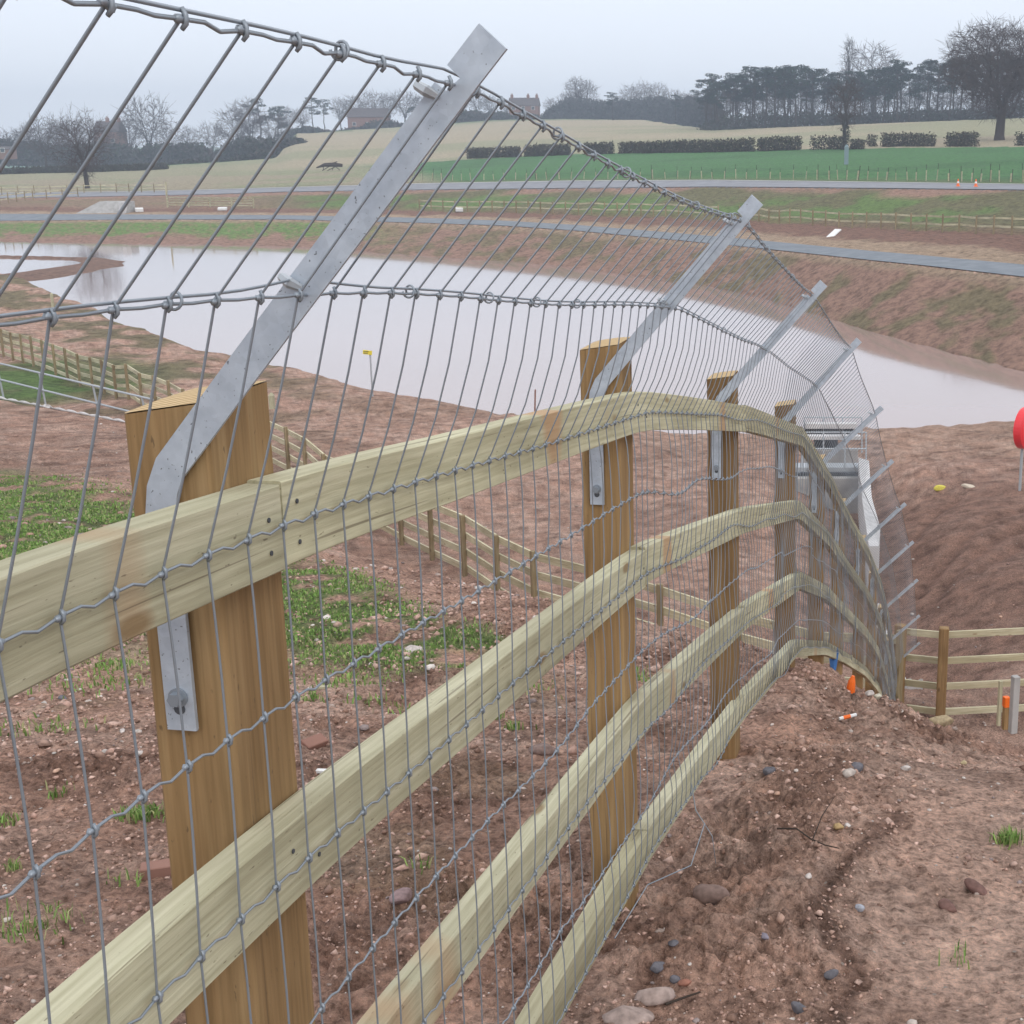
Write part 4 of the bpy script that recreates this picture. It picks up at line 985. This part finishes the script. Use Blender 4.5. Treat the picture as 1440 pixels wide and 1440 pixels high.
# sheets / boards lying on the far bank
def slab(u, y, w, d, h, label, cat='board', m_='white', name='white_board', rz=0, tilt=.35, lo=20, group=None):
    p = hit(u, y, lo=lo)[0]; mb = MB(); mb.box((0, 0, 0), (w, d, h), 0, min(h * .2, .02)); o = mb.build(name, M[m_]); o.location = p + Vector((0, 0, h / 2 + .08)); o.rotation_euler = (tilt, 0, rz); tag(o, label, cat, group); return o
slab(1171, 332, .55, 1.9, .08, 'white rectangular board lying on the far bank above the grey path', rz=-.55, tilt=.35)
slab(196, 298, .9, 1.1, .35, 'white block on the far bank at the left by the concrete pipe', m_='white', name='white_block', rz=.4, tilt=.1, cat='block')
slab(313, 296, 1.0, 1.0, .25, 'white sack lying on the far bank below the field gate', name='white_sack', rz=.2, tilt=.1, cat='sack')
slab(646, 298, .8, .9, .35, 'small white block behind the leaning wires on the far verge', name='white_block', rz=.2, tilt=.1, cat='block')
# concrete culvert mound at far left
p = hit(150, 300, lo=60)[0]; root = empty('culvert_headwall', p, 'pale sloping concrete culvert headwall at the far left beyond the pond', 'culvert')
mb = MB(); mb.add([(-4.2, 0, -.3), (2.2, 0, -.3), (2.2, 1.2, 1.3), (-1.2, 1.2, 1.3), (-4.2, 3, -.3), (2.2, 3, -.3), (2.2, 3, 1.3), (-1.2, 3, 1.3)], [(0, 1, 2, 3), (1, 5, 6, 2), (3, 2, 6, 7), (0, 3, 7, 4), (4, 7, 6, 5)]); mb.build('apron', M['concrete'], root)
mb = MB(); mb.box((1.9, .2, .5), (.5, 1.4, 1.6), 0, .03); mb.build('wing_wall', M['pale_concrete'], root)
# fallen trunk in the tan field
p = hit(463, 240, lo=60)[0]; mb = MB(); r_ = random.Random(5)
mb.tube([(-2.3, 0, .5), (-.8, .1, 1.0), (1, 0, 1.05), (2.4, .2, .9)], [.1, .35, .4, .3], 7)
for k in range(7): mb.tube([(r_.uniform(-1, 2), 0, .9), (r_.uniform(-2, 2.6), r_.uniform(-.5, .5), r_.choice((0, 0, 1.6)))], [.09, .05], 4)
o = mb.build('fallen_trunk', M['bark']); o.location = p; tag(o, 'dark fallen trunk lying in the tan field left of the nearest steel arm', 'log')
# blue grey post in green field
o = stake(1190, 231, 2.4, .5, 'faint blue grey marker post in the green field below the ivy covered tree', 'bluegrey', 'marker_post', D=None, cat='post', lo=60)
# yellow sign on the near shore
p = hit(524, 557, lo=30)[0]; root = empty('warning_sign', p, 'small yellow sign on a thin grey post at the near edge of the pond', 'sign')
mb = MB(); mb.tube([(0, 0, -.2), (0, 0, 1.62)], .03, 8); mb.build('pole', M['wirelite'], root)
mb = MB(); mb.box((-.08, -.04, 1.56), (.32, .03, .15), 0, .005, tilt=-.12); bo = mb.build('panel', M['yellow'], root)
mb = MB()
for dx, dz, w_ in ((-.2, .05, .10), (-.02, .05, .16), (-.12, -.04, .22)): mb.box((-.08 + dx * .5, -.058, 1.56 + dz * .6), (w_ * .7, .004, .022), 0)
mb.build('lettering', M['steel_dark'], bo)
stake(75, 436, .95, .12, 'small pale stake on the brown shore at the left', lo=30)
stake(752, 590, 1.0, .05, 'thin reddish stick poking up above the top rail by the pond', 'brick', lo=30, lean=(.05, 0))
stake(383, 575, .55, .16, 'short pale stump on the shore right of the nearest post', lo=30, cat='stake')
# lifebuoy housing
p = hit(1434, 690, lo=20)[0]; root = empty('lifebuoy_stand', p, 'bright red lifebuoy housing on a thin grey post by the pond at the right edge', 'lifebuoy')
mb = MB(); mb.tube([(0, 0, -.3), (0, 0, 1.15)], .035, 10); mb.build('pole', M['wirelite'], root)
mb = MB(); c0 = Vector((.07, 0, 1.55)); ax = Vector((.80, -.6, .0)).normalized()
mb.tube([c0 - ax * .13, c0 - ax * .10, c0 + ax * .09, c0 + ax * .13], [.45, .51, .51, .43], 36); hs = mb.build('housing', M['red'], root, False)
mb = MB(); mb.tube([c0 - ax * .131, c0 - ax * .138], [.34, .33], 36); mb.build('recess_shade', mat('shaded_red_plastic', (.55, .02, .03), .4), hs)  # raised disc, not sunk; shade of a recess is put into its darker red
mb = MB(); mb.tube([c0 - ax * .139, c0 - ax * .143], [.17, .17], 28); mb.build('hub_cap', M['red'], hs)
mb = MB(); dv = Vector((-.8, .6, 0)).cross(Vector((0, 0, 1))); c1 = c0 - ax * .150
mb.tube([c1 + Vector((0, 0, -.2)), c1 + Vector((0, 0, .2))], [.035, .035], 8); mb.build('slot_shade_bar', mat('shaded_slot_red', (.30, .01, .02), .5), hs)  # raised bar standing for a slot, its shade put into the dark red
# bits on the right dirt
def lump(u, y, size, col, label, name='stone', cat='stone', seed=0, flat=.6, lo=1.3, group=None, matk='stone', ext=1.0, rz=0, sink=.25):
    p, D = hit(u, y, lo=lo); r_ = random.Random(seed + int(u * 7 + y)); mb = MB(); import bmesh
    bm = bmesh.new(); bmesh.ops.create_icosphere(bm, subdivisions=3, radius=1); vs = []
    ph = [r_.uniform(0, 6) for _ in range(6)]; planes = [(Vector((r_.gauss(0, 1), r_.gauss(0, 1), r_.gauss(0, 1))).normalized(), r_.uniform(.62, .92)) for _ in range(9)]
    for v in bm.verts:
        c = v.co; k = 1 + .10 * math.sin(c.x * 2.3 + ph[0]) + .09 * math.sin(c.y * 3 + ph[1]) + .06 * math.sin(c.z * 4 + ph[2]) + .03 * math.sin(c.x * 7 + c.y * 5 + ph[3])
        c = c * k
        for pd, pl_ in planes:
            e_ = c.dot(pd) - pl_
            if e_ > 0: c = c - pd * e_ * .9
        vs.append((c.x * size * ext, c.y * size * .8, c.z * size * flat))
    mb.add(vs, [tuple(v.index for v in f.verts) for f in bm.faces], c=col); bm.free()
    o = mb.build(name, M[matk], None, True); o.location = p + Vector((0, 0, size * flat * (1 - 2 * sink) * .5)); o.rotation_euler = (r_.uniform(-.2, .2), r_.uniform(-.2, .2), rz or r_.uniform(0, 6)); tag(o, label, cat, group); return o
G = 'loose stones on the dirt'
brn = (.21, .145, .125); gry = (.13, .125, .14); pal = (.36, .28, .25); lit = (.50, .45, .42); redd = (.30, .14, .10)
for a in [(1000, 1262, .047, brn, 'large smooth brown stone in the spoil right of the second post', 1.3), (878, 1440, .055, pal, 'big pale stone at the bottom edge below the lowest rail', 1.2), (922, 1404, .042, pal, 'flat buff stone at the bottom edge beside the lowest rail', 1.3),
          (1204, 1082, .034, gry, 'rounded dark grey stone on the crest, right of the fence corner', 1.2), (1082, 1086, .030, gry, 'dark stone tucked by the mesh bottom before the crest', 1.2), (1209, 1277, .017, (.33, .34, .38), 'small pale blue grey pebble in the middle of the track', 1.2),
          (1333, 1277, .032, (.17, .095, .08), 'reddish clod at the right, left one of two', 1.2), (1373, 1256, .036, (.17, .095, .08), 'reddish clod at the right, right one of two', 1.2), (964, 1386, .017, redd, 'small orange brown pebble near the bottom edge', 1.1),
          (949, 1380, .016, gry, 'small dark pebble touching the orange brown one near the bottom edge', 1.1), (925, 1365, .022, gry, 'dark flat pebble left of the pair near the bottom edge', 1.3), (947, 1330, .014, gry, 'tiny dark pebble beneath the bent loose wire', 1.2), (1075, 1320, .014, (.22, .2, .24), 'small grey pebble between the big brown stone and the track', 1.1),
          (1178, 1165, .020, (.40, .28, .14), 'yellowish pebble beyond the brown twig', 1.1), (1192, 1163, .016, lit, 'white pebble right of the yellowish one', 1.1), (1274, 1083, .020, lit, 'white angular chip right of the dark grey stone', 1.4), (1322, 1016, .055, (.34, .27, .17), 'sandy rock on the crest before the thick fence post', 1.5),
          (565, 1265, .036, (.27, .19, .19), 'grey pink stone on the ground seen between the second and third rails', 1.2), (766, 1058, .050, brn, 'brown stone behind the mesh left of the second post', 1.4), (88, 984, .028, gry, 'dark pebble left of the nearest post', 1.4), (198, 1062, .020, lit, 'cream pebble by the left side of the nearest post', 1.2), (172, 1030, .018, lit, 'white chip left of the nearest post', 1.5),
          (582, 917, .05, lit, 'white stone in the grass strip behind the fence', 1.3), (196, 1090, .015, redd, 'orange pebble left of the nearest post', 1.2), (898, 1012, .02, redd, 'reddish pebble behind the second post', 1.2), (1137, 1236, .014, lit, 'white pebble right of the spoil heap', 1.), (1384, 1018, .03, pal, 'pale stone on the crest at the right', 1.3), (1355, 1075, .018, (.4, .33, .2), 'ochre pebble at the right below the crest', 1.), (1168, 1378, .018, gry, 'dark pebble at the bottom of the track', 1.3), (1125, 1421, .024, gry, 'dark blue grey stone near the bottom edge at the track', 1.1)]:
    lump(a[0], a[1], a[2] * .85, a[3], a[4], group=G, ext=a[5])
lump(1223, 978, .028, lit, 'left one of two pale stones on top of the spoil heap', group=G, lo=4); lump(1234, 984, .026, (.5, .47, .38), 'right one of two pale stones on top of the spoil heap', group=G, lo=4)
lump(1092 + 231, 688, .14, (.62, .55, .10), 'yellow bag lying on the bare ground across the ditch', 'yellow_bag', 'bag', lo=15, ext=1.7, rz=.7); lump(1363, 686, .11, (.6, .52, .42), 'small cream rag lying beyond the ditch', 'cream_rag', 'rag', lo=15, ext=1.8, rz=2.6)
# bricks and off-cuts behind the fence
def block(u, y, dims, m_, label, name, cat, rz, lo=1.5, tilt=0, up=0):
    p = hit(u, y, lo=lo)[0]; mb = MB(); mb.box((0, 0, 0), dims, 0, min(dims) * .08); mb.g = [(x, z, y) for x, y, z in mb.v]; o = mb.build(name, M[m_]); o.location = p + Vector((0, 0, dims[2] * .4 + up)); o.rotation_euler = (tilt, 0, rz); tag(o, label, cat); return o
block(442, 1052, (.09, .05, .04), 'brick', 'broken pinkish brick leaning in the dirt right of the nearest post', 'brick', 'brick', .9, tilt=.4)
block(447, 1087, (.09, .02, .01), 'white', 'short white strip on the ground below the broken brick', 'plastic_strip', 'strip', -.1)
block(222, 1228, (.085, .05, .03), 'brick', 'old red brick half buried left of the nearest post', 'brick', 'brick', .3)
block(455, 968, (.07, .03, .012), 'rail', 'pale timber off-cut on the dirt right of the nearest post', 'timber_offcut', 'offcut', .2)
# orange hazard flag, litter
p = Vector(un(1196, 992, 7.1)); p.z = gz(p.x, p.y)
mb = MB(); mb.tube([(0, 0, -.05), (0, 0, .03), (.004, 0, .06), (.010, 0, .088)], [.019, .022, .018, .008], 10); o = mb.build('orange_cap', M['orange']); o.location = p + Vector((0, 0, .02)); tag(o, 'bright orange plastic cap by the fence foot on the crest', 'cap')
p = hit(1192, 1014, lo=3)[0]; root = empty('litter_tube', p + Vector((0, 0, .015)), 'white and orange scrap of tube lying on the spoil below the orange cap', 'litter', rz=.35)
mb = MB(); mb.tube([(-.042, 0, 0), (.042, 0, .008)], .008, 8); mb.build('tube', M['white'], root); mb = MB(); mb.tube([(-.022, 0, .0015), (.012, 0, .005)], .009, 8); mb.build('orange_band', M['orange'], root)
# blue wrap hung behind the far mesh
p = Vector(un(1172, 925, 10.0)); mb = MB()
mb.sweep([[(a * w_, b_ * .02, z) for a, b_ in ((-1, -1), (0, -1.6), (1, -1), (1, 1), (-1, 1))] for z, w_ in ((-.13, .012), (-.03, .026), (.04, .034), (.07, .03))]); o = mb.build('blue_bag', M['blue']); o.location = p; tag(o, 'blue plastic bag hanging at the mesh beyond the fence bend', 'bag')
# stakes in the right hollow
def stk(u, y, D, h, w, label, m_, tip=None):
    p = Vector(un(u, y, D)); root = empty('marker_stake', p, label, 'stake'); mb = MB(); mb.box((0, 0, h / 2), (w, w, h), .3, w * .08); mb.g = [(z, x, y) for x, y, z in mb.v]; mb.build('shaft', M[m_], root)
    if tip: mb = MB(); mb.box((0, 0, h + .035), (w * 1.15, w * 1.15, .07), .3, w * .1); mb.build('painted_tip', M[tip], root)
stk(1413, 1025, 9.5, .16, .035, 'short wooden stake with an orange painted tip below the crest at the right', 'post', 'orange')
stk(1424, 1030, 9.0, .38, .045, 'grey weathered wooden stake beside the orange tipped one', 'concrete')
stk(1404, 1020, 12., .40, .03, 'thin pale lath standing behind the orange tipped stake', 'rail')

# ------------------------------------------------------------------ outfall structure and channel
D0 = 37.
o0 = Vector(un(1168, 700, D0)); gz0 = gz(o0.x, o0.y)
root = empty('outfall_headwall', (o0.x, o0.y, gz0), 'grey concrete outfall headwall with galvanised handrails behind the far end of the big fence', 'headwall')
def ob(c, s, m_, nm, parent=root, ch=.02): mb = MB(); mb.box(c, s, 0, ch); return mb.build(nm, M[m_], parent)
zt0 = Vector(un(1168, 668, D0)).z - gz0
def rel(u, y, D): q = un(u, y, D); return (q[0] - o0.x, q[1] - o0.y, q[2] - gz0)
def bar(ua, ub, y, D, t_, m_, nm):
    a, b_ = rel(ua, y, D), rel(ub, y, D); return ob(((a[0] + b_[0]) / 2, a[1], a[2]), (b_[0] - a[0], t_[0], t_[1]), m_, nm)
fz = rel(1166, 668, 37); 
bar(1118, 1209, 716, 37.0, (.35, 1.75), 'concrete', 'front_wall'); bar(1116, 1211, 664, 37.0, (.45, .10), 'steel_dark', 'slot_shade')  # last bar is a solid dark box: shade of a slot put into colour
bar(1116, 1211, 657, 37.05, (.5, .13), 'wirelite', 'coping')
bar(1130, 1210, 614.5, 38.2, (.22, .11), 'pale_concrete', 'beam'); bar(1132, 1205, 598, 40.5, (.25, .15), 'pale_concrete', 'beam')
bar(1145, 1178, 624, 38.6, (.2, .30), 'steel_dark', 'shade_block'); bar(1128, 1206, 642, 38.6, (.2, .42), 'concrete', 'rear_wall'); bar(1132, 1200, 606, 40.7, (.2, .2), 'steel_dark', 'shade_block')  # dark boxes: shade inside the opening and under the beam, put into colour
for D_, ys_, x0, x1 in ((36.8, (608, 631), 1128, 1218), (40.6, (587,), 1131, 1212)):
    mb = MB()
    for yy in ys_: mb.tube([rel(x0, yy, D_), rel(x1, yy, D_)], .022, 6)
    for xx in (x0, (x0 * 2 + x1) / 3, (x0 + 2 * x1) / 3, x1): mb.tube([rel(xx, ys_[0], D_), rel(xx, ys_[0] + 50, D_)], .022, 6)
    mb.build('handrail', M['wirelite'], root)
mb = MB(); a = [rel(1207, 643, 37), rel(1222, 648, 36), rel(1226, 700, 33.5), rel(1238, 742, 30.5), rel(1236, 768, 28.5), rel(1222, 768, 28.5), rel(1212, 700, 33.5)]
mb.sweep([[Vector(q) + Vector((0, 0, -1.2)) for q in a], a]); mb.build('wing_wall', M['pale_concrete'], root)
# pale channel beside the outfall
pts = [un(1232, 775, 28), un(1250, 810, 25.5), un(1272, 850, 22.9), un(1287, 895, 21.0), un(1289, 912, 20.6)]
P3 = [Vector(p) for p in pts]; mb = MB(); secs = []
for i, p in enumerate(P3):
    d = (P3[min(i + 1, len(P3) - 1)] - P3[max(i - 1, 0)]); d.z = 0; n = Vector((d.y, -d.x, 0)).normalized(); w_ = .11; z = gz(p.x, p.y) + .10
    secs.append([Vector((p.x, p.y, z)) + n * a + Vector((0, 0, b_)) for a, b_ in ((-w_, .06), (-w_ * .7, .07), (0, .02), (w_ * .7, .07), (w_, .06), (w_, -.2), (-w_, -.2))])
mb.sweep(secs); o = mb.build('drainage_channel', M['pale_concrete'], off=tuple(P3[0])); o.location = P3[0]; tag(o, 'pale concrete drainage channel running from the outfall down past the end of the big fence', 'channel')
# handrail and pale edging at the left
a, b_ = Vector(un(-60, 497, 51)), Vector(un(215, 562, 45)); root = empty('handrail', a - Vector((0, 0, 1.1)), 'grey two rail tubular handrail at the left edge, below the bank', 'handrail')
for k in (0, -.58): mb = MB(); mb.tube([a + Vector((0, 0, k)), b_ + Vector((0, 0, k))], .035, 8); mb.build('rail', M['wirelite'], root, off=tuple(root.location))
for f in (.06, .22, .45, .72, .95): q = a.lerp(b_, f); mb = MB(); mb.tube([q, (q.x + .1, q.y, min(q.z - 1.1, gz(q.x, q.y)))], .035, 8); mb.build('post', M['wirelite'], root, off=tuple(root.location))
mb = MB(); n_ = 64; a, b_ = hit(-40, 546, lo=15)[0], hit(225, 603, lo=15)[0]
pa = [hit(u, np.interp(u, [-40, 0, 225], [551, 561, 604]), lo=12)[0] for u in np.linspace(-40, 225, n_ + 1)]
mb.tube([p + Vector((0, 0, .02 + .02 * abs(math.sin(i * math.pi / 4)))) for i, p in enumerate(pa)], [.022 + .03 * abs(math.sin(i * math.pi / 4)) for i in range(len(pa))], 7)
o = mb.build('edging_roll', M['pale_concrete'], off=tuple(pa[0])); o.location = pa[0]; tag(o, 'pale scalloped edging roll along the crest of the bank at the left', 'edging')

# ------------------------------------------------------------------ twigs, loose wire
def twig(pl, r0, label, name='twig', m_='bark', cat='twig', lift=.01, lo=1.5):
    pts = [hit(u, y, lo=lo)[0] + Vector((0, 0, lift + dz)) for u, y, dz in pl]; mb = MB(); mb.tube(pts, [r0 * (1 - .5 * i / len(pts)) for i in range(len(pts))], 6); o = mb.build(name, M[m_], off=tuple(pts[0])); o.location = pts[0]; tag(o, label, cat); return o
t1 = twig([(1093, 1172, .0), (1120, 1184, .01), (1140, 1192, .012), (1160, 1199, .01), (1180, 1198, 0)], .0026, 'brown twig lying across the spoil right of the fence')
mb = MB(); q = [hit(1142, 1192)[0], hit(1155, 1172)[0], hit(1172, 1150)[0]]; q[0].z += .02; q[1].z += .05; q[2].z += .06; mb.tube([p - t1.location for p in q], [.002, .0016, .001], 5); mb.build('side_shoot', M['bark'], t1)
twig([(1145, 1300, 0), (1095, 1385, 0)][:0] or [(936, 1420, 0), (960, 1412, .004), (985, 1402, 0)], .003, 'thin twig at the bottom edge right of the lowest rail')
mb = MB(); q = [FP(3.75, .05, -1.12), FP(3.6, .09, -1.16), FP(3.45, .14, -1.15), FP(3.3, .13, -1.22), FP(3.1, .06, -1.20), FP(2.8, .05, -1.20)]
mb.tube(q, .0016, 6); mb.tube([q[2], q[2] + Vector((.02, -.01, -.03)), q[2] + Vector((.03, -.03, -.10))], [.0012, .0012, .001], 5)
fb(mb, 'loose_wire_end', M['wire'], None, True)

# ------------------------------------------------------------------ gravel and grass (stuff)
r_ = np.random.default_rng(4); n = 6500; n2_ = 34000
vt = np.array([(1, 0, 0), (-1, 0, 0), (0, 1, 0), (0, -1, 0), (0, 0, 1), (0, 0, -1)], float); ft = np.array([(0, 2, 4), (2, 1, 4), (1, 3, 4), (3, 0, 4), (2, 0, 5), (1, 2, 5), (3, 1, 5), (0, 3, 5)])
def subdiv(v, f):
    v = list(map(tuple, v)); c = {}; nf = []
    def mid(a, b_):
        k = (min(a, b_), max(a, b_))
        if k not in c: m = (np.array(v[a]) + np.array(v[b_])); v.append(tuple(m / np.linalg.norm(m))); c[k] = len(v) - 1
        return c[k]
    for a, b_, d in f: x, y, z = mid(a, b_), mid(b_, d), mid(d, a); nf += [(a, x, z), (b_, y, x), (d, z, y), (x, y, z)]
    return np.array(v), np.array(nf)
vt, ft = subdiv(vt, ft)
rr = np.exp(r_.uniform(math.log(1.8), math.log(34), n)); aa = np.radians(r_.uniform(-31, 17, n)); px, py = rr * np.sin(aa), rr * np.cos(aa)
keep = fbm(px * .9, py * .9, 3) + r_.random(n) * .35 > .50; px, py, rr = px[keep], py[keep], rr[keep]; n = len(px)
pz = H(px, py)[0]; sz = np.clip(r_.lognormal(math.log(.0042), .55, n), .0022, .024) * np.clip(rr / 4.5, .75, 3.0)
pal_ = np.array([(.36, .28, .24), (.46, .40, .36), (.55, .50, .46), (.36, .23, .18), (.26, .21, .20), (.42, .27, .20), (.32, .21, .17), (.34, .22, .18)]); cc = pal_[r_.integers(0, len(pal_), n)] * r_.uniform(.75, 1.2, (n, 1))
scl = np.stack([sz * r_.uniform(.8, 1.5, n), sz * r_.uniform(.7, 1.2, n), sz * r_.uniform(.4, .8, n)], -1); an = r_.uniform(0, 6.28, n)
V = vt[None] * (1 + r_.uniform(-.16, .16, (n, len(vt), 1))) * scl[:, None]; X = V[..., 0] * np.cos(an)[:, None] - V[..., 1] * np.sin(an)[:, None] + px[:, None]; Y = V[..., 0] * np.sin(an)[:, None] + V[..., 1] * np.cos(an)[:, None] + py[:, None]; Z = V[..., 2] + (pz + sz * .25)[:, None]
Fa = (ft[None] + (np.arange(n) * len(vt))[:, None, None]).reshape(-1, 3)
g = npmesh('gravel', np.stack([X, Y, Z], -1).reshape(-1, 3), Fa, M['stone'], np.repeat(cc, len(vt), 0)); tag(g, 'small stones and grit scattered over the bare red soil', 'gravel', kind='stuff')
rr = np.exp(r_.uniform(math.log(1.8), math.log(11), n2_)); aa = np.radians(r_.uniform(-31, 17, n2_)); px, py = rr * np.sin(aa), rr * np.cos(aa)
keep = fbm(px * 1.6 + 5, py * 1.6, 3) + r_.random(n2_) * .25 - .16 * np.exp(-((px - .20 * py - .05) / .38) ** 2) + .35 * crack(px, py) > .57; px, py, rr = px[keep], py[keep], rr[keep]; n = len(px); pz = H(px, py)[0]
sz = np.clip(r_.lognormal(math.log(.0050), .5, n), .0025, .028) * np.clip(rr / 4., .7, 2.2); vc = np.array([(1, 0, 0), (-1, 0, 0), (0, 1, 0), (0, -1, 0), (0, 0, 1), (0, 0, -1)], float)
fcx = np.array([(0, 2, 4), (2, 1, 4), (1, 3, 4), (3, 0, 4), (2, 0, 5), (1, 2, 5), (3, 1, 5), (0, 3, 5)])
V = vc[None] * r_.uniform(.55, 1.3, (n, 6, 1)) * sz[:, None, None]; V[..., 2] *= .7; V += r_.normal(0, .15, V.shape) * sz[:, None, None]; an = r_.uniform(0, 6.28, n)
X = V[..., 0] * np.cos(an)[:, None] - V[..., 1] * np.sin(an)[:, None] + px[:, None]; Y = V[..., 0] * np.sin(an)[:, None] + V[..., 1] * np.cos(an)[:, None] + py[:, None]; Z = V[..., 2] + (pz + sz * .2)[:, None]
cc = np.array([(.36, .235, .185), (.45, .29, .235), (.23, .14, .105), (.54, .375, .31)])[r_.integers(0, 4, n)] * r_.uniform(.8, 1.2, (n, 1))
g = npmesh('soil_crumbs', np.stack([X, Y, Z], -1).reshape(-1, 3), (fcx[None] + (np.arange(n) * 6)[:, None, None]).reshape(-1, 3), M['stone'], np.repeat(cc, 6, 0)); tag(g, 'crumbs and clods of red soil lying on the ground', 'soil', kind='stuff')
# grass: blades on the bank strip and in tufts
def blades(px, py, hgt, name, label, wmul=1.):
    n = len(px); pz = H(px, py)[0]; a = r_.uniform(0, 6.28, n); ln = hgt * r_.uniform(.5, 1.3, n); w = .0022 * wmul * np.clip(np.hypot(px, py) / 3., 1, 4); be = r_.uniform(.1, .9, n)
    dx, dy = np.cos(a), np.sin(a); b2 = r_.uniform(0, 6.28, n); wx, wy_ = np.cos(b2) * w, np.sin(b2) * w
    v0 = np.stack([px - wx, py - wy_, pz - .01], -1); v1 = np.stack([px + wx, py + wy_, pz - .01], -1)
    m1 = np.stack([px + dx * be * ln * .35 + wx * .7, py + dy * be * ln * .35 + wy_ * .7, pz + ln * .6], -1); m0 = np.stack([px + dx * be * ln * .35 - wx * .7, py + dy * be * ln * .35 - wy_ * .7, pz + ln * .6], -1)
    tp = np.stack([px + dx * be * ln * .9, py + dy * be * ln * .9, pz + ln * (1 - .3 * be)], -1)
    V = np.stack([v0, v1, m1, m0, tp], 1).reshape(-1, 3); i5 = (np.arange(n) * 5)[:, None]
    F4 = np.concatenate([i5 + np.array([[0, 1, 2]]), i5 + np.array([[0, 2, 3]]), i5 + np.array([[3, 2, 4]])], 0)
    c = np.array([(.20, .33, .09), (.25, .36, .11), (.36, .36, .18), (.16, .27, .07)])[r_.integers(0, 4, n)] * r_.uniform(.7, 1.25, (n, 1))
    o = npmesh(name, V, F4, M['grass'], np.repeat(c, 5, 0), smooth=False); tag(o, label, 'grass', kind='stuff'); return o
N0 = 240000; py = r_.uniform(4.5, 17, N0); px = r_.uniform(-.62, .0, N0) * py
dn = strip(px, py) * sstep(.36, .52, fbm(px * 3 + 7, py * 3, 4) + .25 * (fbm(px * .5, py * .5, 4) - .5))
k = r_.random(N0) < dn; blades(px[k], py[k], .02, 'grass', 'bright green young grass in a strip on the bank behind the fence', 1.0)
tu = [(200, 1150, 220, .07, .11), (80, 1122, 25, .05, .05), (1415, 1185, 130, .05, .07), (430, 985, 60, .1, .06), (45, 1310, 50, .08, .06), (160, 935, 120, .2, .07), (690, 1010, 60, .06, .09), (725, 1025, 40, .05, .07), (20, 1225, 25, .03, .06), (130, 960, 120, .3, .06), (60, 1030, 80, .25, .05), (590, 1220, 14, .05, .04), (1340, 1355, 14, .05, .03), (60, 1290, 60, .12, .05), (300, 960, 60, .12, .06), (480, 960, 80, .2, .06), (600, 1000, 60, .2, .05), (5, 1160, 50, .06, .05), (180, 1240, 20, .08, .04), (520, 985, 50, .15, .06), (740, 965, 60, .15, .07), (900, 955, 60, .15, .07)]
PX, PYY = [], []
for u, y, m, sp_, hg in tu:
    p = hit(u, y, lo=1.3)[0]; PX += list(r_.normal(p.x, sp_ * .45, m)); PYY += list(r_.normal(p.y, sp_ * .45, m))
blades(np.array(PX), np.array(PYY), .038, 'grass', 'scattered young grass tufts on the bare soil')

# ------------------------------------------------------------------ haze
mb = MB(); mb.box((-150, 560, 13), (1700, 1400, 64)); hz = mb.build('haze', bpy.data.materials.new('haze')); tag(hz, 'thin winter haze over the fields', 'haze', kind='stuff')
hm = hz.data.materials[0]; hm.use_nodes = True; hm.node_tree.nodes.clear(); vo = hm.node_tree.nodes.new('ShaderNodeVolumePrincipled'); ou = hm.node_tree.nodes.new('ShaderNodeOutputMaterial')
vo.inputs['Color'].default_value = (.74, .85, 1.0, 1); vo.inputs['Density'].default_value = .00072; vo.inputs['Anisotropy'].default_value = 0.0; hm.node_tree.links.new(vo.outputs[0], ou.inputs['Volume'])
